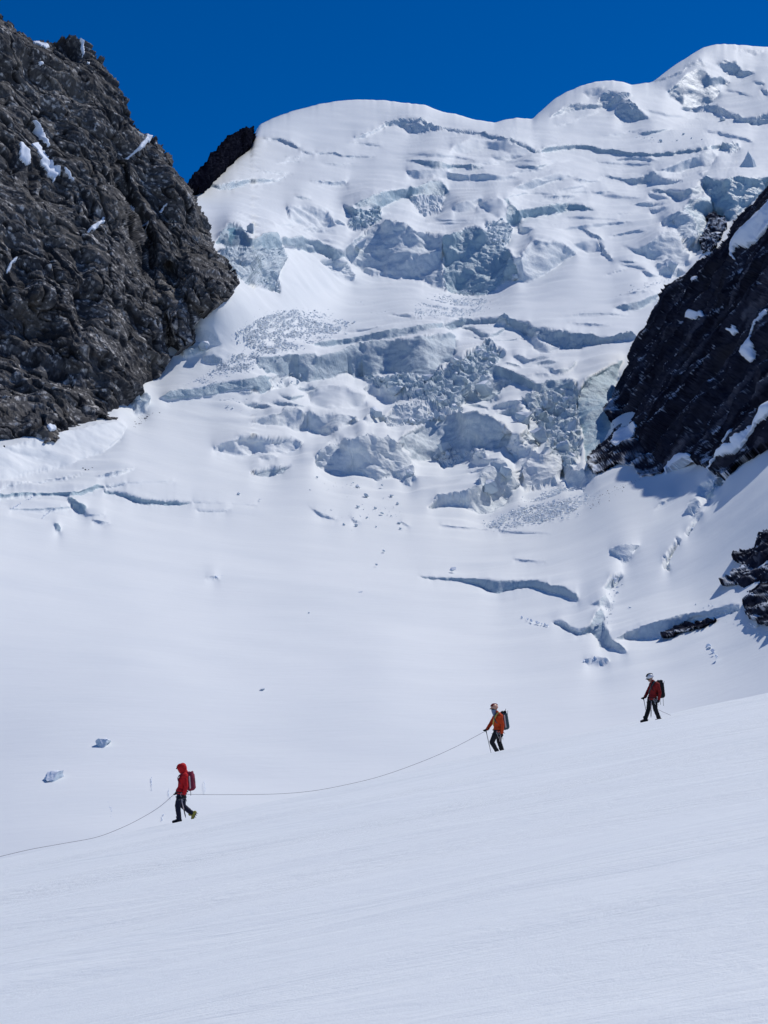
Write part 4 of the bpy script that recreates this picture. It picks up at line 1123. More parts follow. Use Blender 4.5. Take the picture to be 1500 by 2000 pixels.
def hull_mesh(name, n=14, seed=0, flat=(1, 1, 0.8), rough=0.0, sub=0):
    r = np.random.default_rng(seed)
    pts = r.normal(size=(n, 3))
    pts /= np.linalg.norm(pts, axis=1, keepdims=True)
    pts = np.sign(pts) * np.abs(pts) ** 0.75 * r.uniform(0.75, 1.0, (n, 1)) * np.asarray(flat)
    bm = bmesh.new()
    for p in pts:
        bm.verts.new(p)
    res = bmesh.ops.convex_hull(bm, input=bm.verts)
    junk = [e for e in res['geom_interior'] if isinstance(e, bmesh.types.BMVert)]
    bmesh.ops.delete(bm, geom=junk, context='VERTS')
    if sub:
        bmesh.ops.subdivide_edges(bm, edges=bm.edges[:], cuts=sub, use_grid_fill=True)
        V = np.array([v.co[:] for v in bm.verts])
        d = crystal(V * 1.6 + seed, seed, 0.2) * rough + crystal(V * 4.0 + seed, seed + 1, 0.2) * rough * 0.4
        for v, k in zip(bm.verts, d):
            v.co *= 1 + k
    me = bpy.data.meshes.new(name)
    bm.to_mesh(me)
    bm.free()
    me.materials.append(M_BLOCK)
    return me

SMALL = [hull_mesh('ice_block', 11, 40 + k, (1, 1, 0.85)) for k in range(10)]
LARGE = [hull_mesh('serac', 13, 80 + k, (1, 0.95, 1.0), 0.16, 3) for k in range(8)]

def put_block(name, px, py, w, me, sink=0.25, stretch=(1, 1, 1), rz=None, tilt=0.25, up=0.0):
    """w: width in photo pixels at the surface there"""
    p = glacier_point(np.array(px, float), np.array(py, float))
    s = 0.5 * w * p[1] / F_PX
    o = link(name, me)
    o.scale = (s * stretch[0], s * stretch[1], s * stretch[2])
    o.rotation_euler = (random.uniform(-tilt, tilt), random.uniform(-tilt, tilt), random.uniform(0, 6.28) if rz is None else rz)
    o.location = (p[0], p[1] - s * 0.35, p[2] + s * stretch[2] * (0.7 - sink) + up)
    return o

# pyramid-shaped serac on the upper right terrace
def pyramid():
    c = glacier_point(np.array(1461.0), np.array(325.0))
    k = c[1] / F_PX
    prof = [(-21, -3, -4), (-9, -10, -11), (8, -11, -9), (18, -2, -5), (15, 12, 2)]
    bm = bmesh.new()
    base = [bm.verts.new((x * k, y * k * 1.2, z * k)) for x, y, z in prof]
    mid = [bm.verts.new((x * k * q + 2.5 * k, y * k * 0.6, (15 + dz + z * 0.2) * k)) for (x, y, z), q, dz in zip(prof, (0.42, 0.6, 0.5, 0.62, 0.5), (2, -3, 1, -2, 3))]
    top = bm.verts.new((1.5 * k, 1 * k, 34 * k))
    for i in range(5):
        j = (i + 1) % 5
        bm.faces.new((base[i], base[j], mid[j], mid[i]))
        bm.faces.new((mid[i], mid[j], top))
    bm.faces.new(base[::-1])
    bmesh.ops.subdivide_edges(bm, edges=bm.edges[:], cuts=3, use_grid_fill=True)
    V = np.array([v.co[:] for v in bm.verts])
    d = crystal(V / (6 * k), 9, 0.2) * 1.3 * k + crystal(V / (2.5 * k), 19, 0.2) * 0.5 * k
    for v, q in zip(bm.verts, d):
        v.co += Vector((q, q * 0.6, 0))
    me = bpy.data.meshes.new('serac')
    bm.to_mesh(me); bm.free()
    me.materials.append(M_BLOCK)
    o = link('serac', me)
    o.location = c
    tag(o, 'sharp pyramid-shaped grey serac standing alone on the upper right snow terrace', 'serac')
pyramid()

SER = [  # px, py, width, tall, label
 (1410,236,15,0.8,'small grey ice block just below the bergschrund of the summit peak'),
 (735,812,30,1.0,'dark-faced serac lump between the two ice walls at the centre of the lower icefall'),
 (1022,826,40,0.9,'large rounded serac above the rubble at the right of the lower icefall'),
 (1052,862,38,1.2,'tall serac leaning over the lower right rubble'),
 (1068,795,26,0.9,'ice block under the dark overhang of the long curved ice wall'),
 (1118,842,24,1.7,'narrow ice tower beside the smooth blue wall next to the right ridge'),
 (1100,885,34,1.1,'jagged serac at the right foot of the icefall'),
 (985,930,36,1.0,'lowest serac of the icefall above the debris cone'),
 (955,960,40,0.8,'broad broken serac at the very foot of the icefall'),
 (800,930,26,0.8,'broken ice lump at the right end of the dark lower ice wall'),
 (868,880,36,0.7,'sunlit jagged ice lump in front of the widest dark ice wall'),
 (945,765,44,0.8,'square snow-capped serac below the rubble chute'),
 (703,482,34,0.9,'white knobbly serac at the left end of the upper headwall'),
 (1005,545,22,0.8,'small ice blocks heap at the foot of the upper headwall'),
 (1312,528,34,0.7,'snow-topped serac beside the right ridge below the blue ice'),
 (402,682,36,0.7,'pale blue ice lump at the foot of the left rock wall'),
 (270,790,26,1.1,'cracked blue ice block against the lower left rock wall'),
 (490,455,22,1.3,'thin ice fin on the left serac front below the snow slope'),
 (835,745,28,0.8,'ice block in front of the long straight ice wall'),
 (775,768,40,0.5,'curved shaded snow slab left of the rubble chute'),
]
for k, (px, py, w, tall, lab) in enumerate(SER):
    tag(put_block('serac', px, py, w, LARGE[k % len(LARGE)], 0.3, (1, 0.9, tall)), lab, 'serac', 'seracs of the icefall')

ZONES = [  # rubble of the icefall: outline, count, size range, label
 ([(700,735),(830,737),(895,700),(955,665),(985,690),(962,720),(940,760),(900,790),(850,790),(800,780),(760,760),(720,745)], 70, (6, 17), 'jagged ice block in the central rubble chute', 'ice blocks of the central rubble chute'),
 ([(760,835),(850,800),(905,795),(900,808),(850,822),(800,832)], 16, (8, 18), 'snowy ice block above the widest ice wall', 'ice blocks on the middle shelf'),
 ([(1050,775),(1125,755),(1131,830),(1132,880),(1115,915),(1080,925),(1062,900),(1070,860),(1050,830),(1030,800)], 44, (7, 20), 'ice block in the rubble beside the smooth blue wall', 'ice blocks of the right rubble'),
 ([(850,893),(875,873),(900,880),(940,885),(900,903),(865,914)], 14, (6, 15), 'ice block at the foot of the widest wall', 'ice blocks below the widest wall'),
 ([(690,412),(745,412),(740,430),(715,446),(690,448)], 14, (6, 14), 'ice block in the corner below the upper wall', 'ice blocks of the upper left corner'),
 ([(948,432),(982,430),(1000,452),(994,476),(970,480),(950,466)], 18, (4, 10), 'white ice block in the upper icefall chute', 'ice blocks of the upper chute'),
 ([(445,500),(540,490),(555,510),(540,540),(545,570),(500,550)], 26, (4, 10), 'ice block below the left serac front', 'ice blocks under the left serac front'),
 ([(545,735),(585,722),(600,738),(575,752),(555,760)], 10, (5, 12), 'ice block at the left end of the long wall', 'ice blocks at the left wall end'),
]
def sample_poly(poly, n, r):
    p = np.asarray(poly, float)
    out = []
    while len(out) < n:
        q = r.uniform(p.min(0), p.max(0), (n * 4, 2))
        q = q[in_poly(q[:, 0], q[:, 1], poly)]
        out += [tuple(v) for v in q]
    return out[:n]
zr = np.random.default_rng(3)
for poly, n, (a, b), lab, grp in ZONES:
    for px, py in sample_poly(poly, n, zr):
        w = a + (b - a) * zr.uniform() ** 2
        pp = np.asarray(poly, float)
        u, v = (np.array([px, py]) - pp.min(0)) / np.ptp(pp, axis=0)
        k = (w - a) / (b - a)
        where = ('upper', 'middle', 'lower')[min(2, int(v * 3))] + ' ' + ('left', 'centre', 'right')[min(2, int(u * 3))]
        size = 'tiny' if k < 0.06 else 'small' if k < 0.25 else 'mid-sized' if k < 0.55 else 'large'
        tag(put_block('ice_block', px, py, w, (SMALL if w < 9 else LARGE)[zr.integers(8)], 0.3, (1, 1, zr.uniform(0.7, 1.4))), size + ' ' + lab + ', ' + where + ' part', 'ice block', grp)

M_DEBRIS = mat_snow('crushed_ice', 1.5, 0.4, 0.2, (0.86, 0.905, 0.94))
# debris cones: far too many small pieces to count
def debris(name, poly, n, a, b, lab, seed, power=4.0, mat=None):
    r = np.random.default_rng(seed)
    q = np.array(sample_poly(poly, n, r))
    q = q + r.normal(size=q.shape) * np.array([16.0, 6.0]) * r.uniform(0, 1, (n, 1)) ** 2
    keep_ = fbm(np.stack([q[:, 0] / 16, q[:, 1] / 6, q[:, 0] * 0], -1), 2, seed) > r.uniform(-0.7, 0.15, n)
    q = q[keep_]; n = len(q)
    P_ = glacier_point(q[:, 0], q[:, 1])
    w = (a + (b - a) * (r.uniform(size=n) ** power + 0.7 * r.uniform(size=n) ** 40)) * P_[:, 1] / F_PX * 0.5
    Vs, Fs, off = [], [], 0
    shapes = []
    for me in SMALL:
        V = np.array([v.co[:] for v in me.vertices])
        me.calc_loop_triangles()
        shapes.append((V, np.array([t.vertices[:] for t in me.loop_triangles])))
    for k in range(n):
        V, F = shapes[r.integers(len(shapes))]
        c, s_ = math.cos(r.uniform(0, 6.28)), math.sin(r.uniform(0, 6.28))
        t = V @ _rot(int(r.integers(60)))
        Vs.append(t * w[k] * np.array([1.1, 1.1, 0.62]) + P_[k] + np.array([0, -0.1 * w[k], 0.05 * w[k]]))
        Fs.append(F + off)
        off += len(V)
    me = mesh_from(name, np.concatenate(Vs), np.concatenate(Fs), False)
    o = link(name, me, mat or M_DEBRIS)
    tag(o, lab, 'ice debris', kind='stuff')
debris('ice_debris', [(950,1028),(985,1005),(1040,980),(1085,955),(1125,950),(1152,968),(1140,985),(1090,1010),(1030,1022),(975,1034)], 4000, 2.0, 7.5, 'cone of fallen ice debris at the right foot of the icefall', 1)
debris('ice_debris', [(470,645),(520,615),(580,603),(640,613),(682,635),(640,660),(580,680),(520,692),(485,672)], 4000, 1.8, 8, 'wide fan of ice debris below the left avalanche slope', 2, 4)
debris('ice_debris', [(803,606),(830,588),(870,578),(910,566),(952,590),(930,612),(880,620),(830,617)], 3200, 1.5, 5, 'grey debris heap under the upper headwall', 3)
debris('ice_debris', [(365,752),(420,722),(470,690),(498,695),(500,715),(450,735),(400,757)], 2000, 1.6, 6, 'strip of ice debris above the left crevasse wall', 4)
debris('ice_debris', [(402,786),(450,775),(522,766),(508,784),(450,796)], 200, 2, 7, 'scattered ice lumps below the left crevasse wall', 5)
debris('ice_debris', [(690,590),(760,598),(750,614),(695,612),(650,600)], 220, 2, 5, 'thin scatter of ice lumps right of the avalanche slope', 6)
debris('ice_debris', [(1228,256),(1245,258),(1275,270),(1300,278),(1280,282),(1245,272)], 60, 2, 5, 'trail of small blocks below the little snow peak', 7)
debris('ice_debris', [(1200,580),(1250,560),(1310,540),(1310,545),(1250,566),(1205,585)], 70, 2, 4.5, 'line of small blocks beside the right ridge', 8)
debris('ice_debris', [(600,930),(700,940),(800,980),(815,1045),(700,1030),(600,985)], 140, 1.6, 5, 'sprinkling of tiny snow crumbs below the dark ice wall', 9)
debris('ice_debris', [(1330,1200),(1400,1180),(1470,1195),(1490,1230),(1440,1230),(1390,1215),(1340,1228)], 130, 3, 13, 'broken snow crust around the low rock outcrops on the right', 10)
debris('ice_debris', [(1295,1112),(1300,1090),(1318,1060),(1328,1062),(1312,1095),(1308,1116)], 26, 2.5, 7, 'beads of broken snow in the crack on the right slope', 15)
debris('ice_debris', [(1165,1225),(1200,1150),(1215,1120),(1240,1065),(1255,1070),(1225,1125),(1200,1175),(1185,1240)], 70, 3, 10, 'snow blocks jammed in the crack below the right slope', 11)
debris('ice_debris', [(1360,1000),(1365,975),(1390,950),(1400,925),(1418,935),(1405,965),(1380,990),(1368,1020),(1355,1030)], 90, 3, 10, 'snow blocks along the crack high on the right slope', 12)

debris('rock_debris', [(150,912),(215,880),(250,840),(300,795),(305,801),(255,849),(220,889),(155,919)], 260, 1.5, 5, 'dark line of stones along the edge of the snow apron under the left rock wall', 13, 3, M_ROCK_R)
debris('rock_debris', [(1145,985),(1200,950),(1290,918),(1292,922),(1205,958),(1150,993)], 90, 1.2, 2.6, 'thin dirty line of stones on the snow below the right ridge', 14, 3, M_ROCK_R)

BOULD = [(750,1077,9),(885,1115,15),(704,1161,11),(603,1199,7),(513,1350,12),(494,1292,6),(428,1361,5),(735,1104,6),(466,966,8),(508,977,6),(698,952,11),(715,970,13),(699,992,10),(733,994,8),(745,1005,9),(716,1012,7),(765,970,10),(777,985,8),(747,949,7),(696,1028,9),(672,1026,8),(780,1023,10),(782,1034,7),(735,1030,6),(690,944,5),(620,933,6),(606,958,5),(1057,1018,8),(1097,1013,6),(1110,1007,5),(945,1018,5),(1290,277,8),(1335,264,7),(1350,272,6),(1322,276,6),(1370,274,5)]
BL = {0:'dark snow boulder alone high in the basin above the curved crevasse',1:'low wide snow boulder just above the left tip of the curved crevasse',2:'pointed snow boulder in the middle of the basin',3:'small forked snow lump left of the pointed boulder',4:'dark-faced snow boulder above the rope in mid basin',8:'lone snow block right of the left crevasses',9:'small snow block beside the lone one right of the left crevasses',27:'largest of the three snow blocks below the right debris cone'}
for k, (px, py, w) in enumerate(BOULD):
    lab = BL.get(k)
    if lab is None:
        lab = ('small ice block scattered on the upper snow terrace below the summit peak' if py < 400 else
               'tiny snow lump in mid basin left of the boulders' if k in (5, 6, 7) else
               'small block beside the right debris cone' if px > 900 else '%s snow block below the dark ice wall, %s of the scatter' % ('large' if w > 9.5 else 'mid-sized' if w > 7.5 else 'small', ('left end', 'left middle', 'centre', 'right end')[min(3, int((px - 600) / 47))] + (' top' if py < 975 else ' bottom' if py > 1010 else ' middle')))
    tag(put_block('snow_boulder', px, py, w, SMALL[k % 10], 0.15, (1, 1, 0.9)), lab, 'snow boulder', 'snow blocks rolled down from the icefall')

BIG = [hull_mesh('ice_boulder', 15, 305 + k, (1, 0.9, 0.75), 0.24, 4) for k in range(2)]
tag(put_block('ice_boulder', 203, 1453, 36, BIG[0], 0.55, (1, 1.3, 0.85), 0.4, 0.1), 'upper of two snow-capped ice boulders at the left of the basin', 'boulder', 'ice boulders on the left')
tag(put_block('ice_boulder', 108, 1518, 42, BIG[1], 0.55, (1, 1.3, 0.8), 0.3, 0.1), 'lower grooved ice boulder at the left of the basin', 'boulder', 'ice boulders on the left')

# lines of broken crust where snow bridges sag
M_CRUST = mat_snow('snow_crust', 2.0, 0.5, 0.2)
def crust(line, width, seed, lab):
    r = np.random.default_rng(seed)
    L = np.asarray(line, float)
    d = np.concatenate([[0], np.cumsum(np.hypot(*np.diff(L, axis=0).T))])
    n = max(4, int(d[-1] / (width * 0.75)))
    Vs, Fs, off = [], [], 0
    for k in range(n):
        s_ = d[-1] * (k + r.uniform(0.2, 0.8)) / n
        px, py = np.interp(s_, d, L[:, 0]) + r.normal() * width * 0.35, np.interp(s_, d, L[:, 1])
        p = glacier_point(np.array(px), np.array(py))
        me = SMALL[r.integers(10)]
        V = np.array([v.co[:] for v in me.vertices]) @ _rot(int(r.integers(60)))
        me.calc_loop_triangles()
        w = width * r.uniform(0.35, 0.9) * p[1] / F_PX
        Vs.append(V * w * np.array([0.8, 1.5, 0.8]) + p + np.array([0, 0, 0.05 * w]))
        Fs.append(np.array([t.vertices[:] for t in me.loop_triangles]) + off)
        off += len(V)
    o = link('snow_crust', mesh_from('snow_crust', np.concatenate(Vs), np.concatenate(Fs), False), M_CRUST)
    tag(o, lab, 'snow crust', 'short broken crust lines in the snow', 'stuff')
for k, (line, w, lab) in enumerate((
    ([(52,1662),(62,1650),(64,1632),(68,1620),(63,1607)], 4.5, 'longest broken crust line at the lower left of the basin'),
    ([(104,1603),(112,1618),(120,1636)], 2.5, 'short slanting crust line right of the longest one'),
    ([(211,1566),(217,1580),(221,1602)], 3.2, 'wavy crust line above the rope left of the red-hooded climber'),
    ([(296,1518),(295,1545)], 2.0, 'thin upright crust line left of the red hood'),
    ([(330,1540),(329,1552),(333,1560)], 1.8, 'tiny crust line touching the red-hooded climber\'s glove'),
    ([(399,1524),(401,1548)], 1.8, 'thin crust line just behind the red backpack'),
    ([(319,1590),(314,1604)], 2.4, 'little bright crust mark in front of the red-hooded climber\'s boot'),
    ([(237,1606),(240,1618)], 3.0, 'small crust heap on the crest above the rope'),
    ([(1382,1258),(1390,1270),(1398,1285)], 7.0, 'patch of broken crust on the snow below the low rock strip'),
    ([(1372,1003),(1362,1022),(1350,1040),(1340,1052)], 6.5, 'ragged crack line below the snow blocks high on the right slope'),
    ([(1225,1108),(1212,1122),(1196,1140)], 6.0, 'crumbled snow bridge between the two holes on the right slope'),
    ([(1020,1205),(1045,1215),(1072,1222)], 5.0, 'wrinkled snow edge left of the forked crevasse'),
    ([(20,996),(50,978),(64,970)], 3.0, 'slanting snow bridge across the left crevasses'),
    ([(82,1012),(100,996)], 2.5, 'short slanting crack below the left crevasses'),
    ([(418,1128),(432,1124)], 6.0, 'shallow disturbed snow bump in the upper left basin'),
    ([(1140,1292),(1165,1286),(1185,1292)], 8.0, 'low heap of snow slabs below the forked crevasse'))):
    crust(line, w, 900 + k, lab)

# ================================================================== ROPE TEAM
def mat_cloth(name, col, rough=0.75, wr=9.0, strength=0.5, spec=0.2):
    m, n, l, b = new_mat(name)
    vec = coords(n, l)
    n1 = noise_node(n, l, vec, wr, 5, 0.6, 0.8)
    l.new(mix_rgb(n, l, n1.outputs[0], tuple(v * 0.72 for v in col), tuple(min(1, v * 1.15) for v in col)), b.inputs['Base Color'])
    b.inputs['Roughness'].default_value = rough
    b.inputs['Specular IOR Level'].default_value = spec
    l.new(bump(n, l, n1.outputs[0], strength, 0.03), b.inputs['Normal'])
    return m
M_RED = mat_cloth('red_shell_fabric', (0.52, 0.010, 0.014))
M_ORANGE = mat_cloth('orange_shell_fabric', (0.62, 0.065, 0.012))
M_DARKRED = mat_cloth('dark_red_fabric', (0.22, 0.012, 0.012))
M_NAVY = mat_cloth('navy_trousers', (0.012, 0.014, 0.032))
M_BLACK = mat_cloth('black_fabric', (0.012, 0.012, 0.014))
M_CHAR = mat_cloth('charcoal_trousers', (0.022, 0.022, 0.024))
M_SKIN = mat_cloth('skin', (0.42, 0.24, 0.17), 0.55, 20, 0.1)
M_BUFF = mat_cloth('blue_grey_neck_tube', (0.20, 0.25, 0.36))
M_MAROON = mat_cloth('maroon_pack_fabric', (0.20, 0.02, 0.045))
M_PINK = mat_cloth('pale_pink_pad', (0.60, 0.48, 0.46), 0.8, 20, 0.2)
M_SLATE = mat_cloth('slate_pack_fabric', (0.055, 0.085, 0.095))
M_YELLOW = mat_cloth('yellow_sling', (0.55, 0.40, 0.10), 0.8, 30, 0.2)
M_OLIVE = mat_cloth('yellow_green_boot', (0.30, 0.27, 0.05))
M_HWHITE = mat_cloth('white_helmet_shell', (0.70, 0.71, 0.72), 0.35, 4, 0.05, 0.5)
M_HORANGE = mat_cloth('orange_helmet_shell', (0.66, 0.34, 0.22), 0.4, 4, 0.05, 0.5)
M_METAL = mat_cloth('aluminium', (0.45, 0.46, 0.48), 0.3, 30, 0.05, 0.6)
M_METAL.node_tree.nodes['Principled BSDF'].inputs['Metallic'].default_value = 0.8
M_STEEL = mat_cloth('dark_steel', (0.06, 0.06, 0.065), 0.4, 30, 0.05, 0.5)
M_ROPE = mat_cloth('grey_rope', (0.33, 0.32, 0.33), 0.8, 60, 0.3)
M_GOGGLE = mat_cloth('dark_lens', (0.01, 0.01, 0.012), 0.15, 10, 0.02, 0.5)

def frame(d):
    d = Vector(d).normalized()
    a = Vector((0, 0, 1)) if abs(d.z) < 0.9 else Vector((1, 0, 0))
    u = d.cross(a).normalized()
    return u, d.cross(u).normalized()

def add_capsule(bm, p0, r0, p1, r1, seg=12, rings=4):
    """tapered capsule with round ends"""
    p0, p1 = Vector(p0), Vector(p1)
    d = p1 - p0
    if d.length < 1e-5:
        d = Vector((0, 0, 1e-4))
    u, v = frame(d)
    w = d.normalized()
    loops = []
    for k in range(rings, 0, -1):
        t = math.pi / 2 * k / (rings + 0.35)
        loops.append((p0 - w * r0 * math.sin(t), r0 * math.cos(t)))
    loops.append((p0, r0)); loops.append((p1, r1))
    for k in range(1, rings + 1):
        t = math.pi / 2 * k / (rings + 0.35)
        loops.append((p1 + w * r1 * math.sin(t), r1 * math.cos(t)))
    rows = []
    for c, r in loops:
        rows.append([bm.verts.new(c + (u * math.cos(6.28318 * i / seg) + v * math.sin(6.28318 * i / seg)) * r) for i in range(seg)])
    for a, b in zip(rows[:-1], rows[1:]):
        for i in range(seg):
            bm.faces.new((a[i], a[(i + 1) % seg], b[(i + 1) % seg], b[i]))
    bm.faces.new(rows[0][::-1]); bm.faces.new(rows[-1])

def bm_mesh(bm, name, mat, smooth=True):
    bmesh.ops.recalc_face_normals(bm, faces=bm.faces[:])
    me = bpy.data.meshes.new(name)
    bm.to_mesh(me); bm.free()
    me.materials.append(mat)
    if smooth:
        me.polygons.foreach_set('use_smooth', np.ones(len(me.polygons), bool))
    return me

def blob(name, caps, mat, voxel=0.013, smooth=4, wrinkle=0.0, seed=0):
    """capsules melted into one continuous skin"""
    bm = bmesh.new()
    for c in caps:
        add_capsule(bm, *c)
    me = bm_mesh(bm, name, mat)
    o = bpy.data.objects.new(name + '_tmp', me)
    COL.objects.link(o)
    m = o.modifiers.new('r', 'REMESH')
    m.mode = 'VOXEL'; m.voxel_size = voxel; m.use_smooth_shade = True
    if smooth:
        s_ = o.modifiers.new('s', 'SMOOTH'); s_.iterations = smooth; s_.factor = 0.5
    dg = bpy.context.evaluated_depsgraph_get()
    dg.update()
    out = bpy.data.meshes.new_from_object(o.evaluated_get(dg))
    bpy.data.objects.remove(o); bpy.data.meshes.remove(me)
    out.name = name
    out.materials.clear(); out.materials.append(mat)
    if wrinkle:
        n = len(out.vertices)
        V = np.empty(n * 3, np.float32); out.vertices.foreach_get('co', V); V = V.reshape(-1, 3).astype(float)
        N = np.empty(n * 3, np.float32); out.vertex_normals.foreach_get('vector', N); N = N.reshape(-1, 3)
        d = fbm(V * np.array([16, 16, 26.0]) + seed, 3, seed + 3, 0.5, True) * wrinkle
        out.vertices.foreach_set('co', (V + N * d[:, None]).astype(np.float32).ravel())
    out.polygons.foreach_set('use_smooth', np.ones(len(out.polygons), bool))
    out.update()
    return out

def tube(name, pts, r, mat, seg=8):
    pts = [Vector(p) for p in pts]
    bm = bmesh.new()
    rows = []
    for i, p in enumerate(pts):
        d = (pts[min(i + 1, len(pts) - 1)] - pts[max(i - 1, 0)])
        u, v = frame(d)
        rr = r[i] if isinstance(r, (list, tuple)) else r
        rows.append([bm.verts.new(p + (u * math.cos(6.28318 * k / seg) + v * math.sin(6.28318 * k / seg)) * rr) for k in range(seg)])
    for a, b in zip(rows[:-1], rows[1:]):
        for k in range(seg):
            bm.faces.new((a[k], a[(k + 1) % seg], b[(k + 1) % seg], b[k]))
    bm.faces.new(rows[0][::-1]); bm.faces.new(rows[-1])
    return bm_mesh(bm, name, mat)

def spline(pts, n=60):
    P_ = np.asarray(pts, float)
    d = np.concatenate([[0], np.cumsum(np.linalg.norm(np.diff(P_, axis=0), axis=1))])
    Q = np.concatenate([[2 * P_[0] - P_[1]], P_, [2 * P_[-1] - P_[-2]]])
    out = []
    for s_ in np.linspace(0, d[-1] - 1e-6, n):
        k = np.searchsorted(d, s_, 'right') - 1
        t = (s_ - d[k]) / (d[k + 1] - d[k])
        a, b, c, e = Q[k], Q[k + 1], Q[k + 2], Q[k + 3]
        out.append(0.5 * (2 * b + (c - a) * t + (2 * a - 5 * b + 4 * c - e) * t * t + (3 * b - a - 3 * c + e) * t ** 3))
    return out

def hand_caps(w, d, side, g=0.0):
    """palm, four bent fingers and a thumb; w wrist, d pointing direction"""
    w, d = Vector(w), Vector(d).normalized()
    across = Vector((0, 1, 0)) * side
    across = (across - d * across.dot(d)).normalized()
    curl = d.cross(across).normalized()
    if curl.x > 0: curl = -curl
    caps = [(w, 0.026 + g, w + d * 0.075, 0.034 + g)]
    for k, ln in enumerate((0.030, 0.036, 0.034, 0.026)):
        b = w + d * 0.085 + across * (0.033 - 0.022 * k)
        m = b + d * ln + curl * 0.012
        e = m + d * ln * 0.35 + curl * ln * 0.9
        caps += [(b, 0.0095 + g, m, 0.009 + g), (m, 0.009 + g, e, 0.008 + g)]
    tb = w + d * 0.03 + across * 0.03
    tm = tb + d * 0.03 + across * 0.02 + curl * 0.02
    caps += [(tb, 0.011 + g, tm, 0.010 + g), (tm, 0.010 + g, tm + d * 0.028 + curl * 0.012, 0.009 + g)]
    return caps

def head_caps(h, f):
    """h centre of the head, f looking direction"""
    h, f = Vector(h), Vector(f).normalized()
    up = Vector((0, 0, 1)); up = (up - f * up.dot(f)).normalized(); s = f.cross(up)
    c = [(h + up * 0.03 - f * 0.02, 0.092, h + up * 0.03 + f * 0.025, 0.085), (h - up * 0.02 + f * 0.03, 0.07, h - up * 0.085 + f * 0.045, 0.045),
         (h + f * 0.098 - up * 0.005, 0.012, h + f * 0.115 - up * 0.04, 0.015), (h + f * 0.085 - up * 0.068, 0.02, h + f * 0.088 - up * 0.068, 0.02)]
    for q in (-1, 1):
        c += [(h + s * q * 0.082 + up * 0.02, 0.014, h + s * q * 0.085 - up * 0.025, 0.011), (h + s * q * 0.035 + f * 0.085 + up * 0.025, 0.012, h + s * q * 0.04 + f * 0.085 + up * 0.025, 0.012)]
    return c

def torso_caps(S, g):
    ch, wa, pe = Vector(S['chest']), Vector(S['waist']), Vector(S['hip'])
    yw = Vector((0, 1, 0))
    nl, fl = Vector(S['sh_n']), Vector(S['sh_f'])
    return [(nl, 0.072 + g, fl, 0.072 + g), (ch - yw * 0.085, 0.115 + g, ch + yw * 0.085, 0.115 + g), (wa - yw * 0.07, 0.108 + g, wa + yw * 0.07, 0.108 + g),
            (ch - yw * 0.08, 0.115 + g, wa - yw * 0.07, 0.108 + g), (ch + yw * 0.08, 0.115 + g, wa + yw * 0.07, 0.108 + g),
            ((nl + ch) / 2, 0.09 + g, (fl + ch) / 2, 0.09 + g),
            (wa - yw * 0.06, 0.108 + g, pe - yw * 0.07, 0.118 + g), (wa + yw * 0.06, 0.108 + g, pe + yw * 0.07, 0.118 + g)]

def arm_caps(S, q, g, stop=1.0):
    a, e, w = Vector(S['sh_' + q]), Vector(S['el_' + q]), Vector(S['wr_' + q])
    return [(a, 0.056 + g, e, 0.043 + g), (e, 0.043 + g, e.lerp(w, stop), 0.032 + g)]

def leg_caps(S, q, g, stop=1.0):
    h, k, a = Vector(S['hp_' + q]), Vector(S['kn_' + q]), Vector(S['an_' + q])
    return [(h, 0.088 + g, k, 0.058 + g), (k, 0.058 + g, k.lerp(a, 0.35), 0.056 + g), (k.lerp(a, 0.35), 0.056 + g, k.lerp(a, stop), 0.042 + g)]

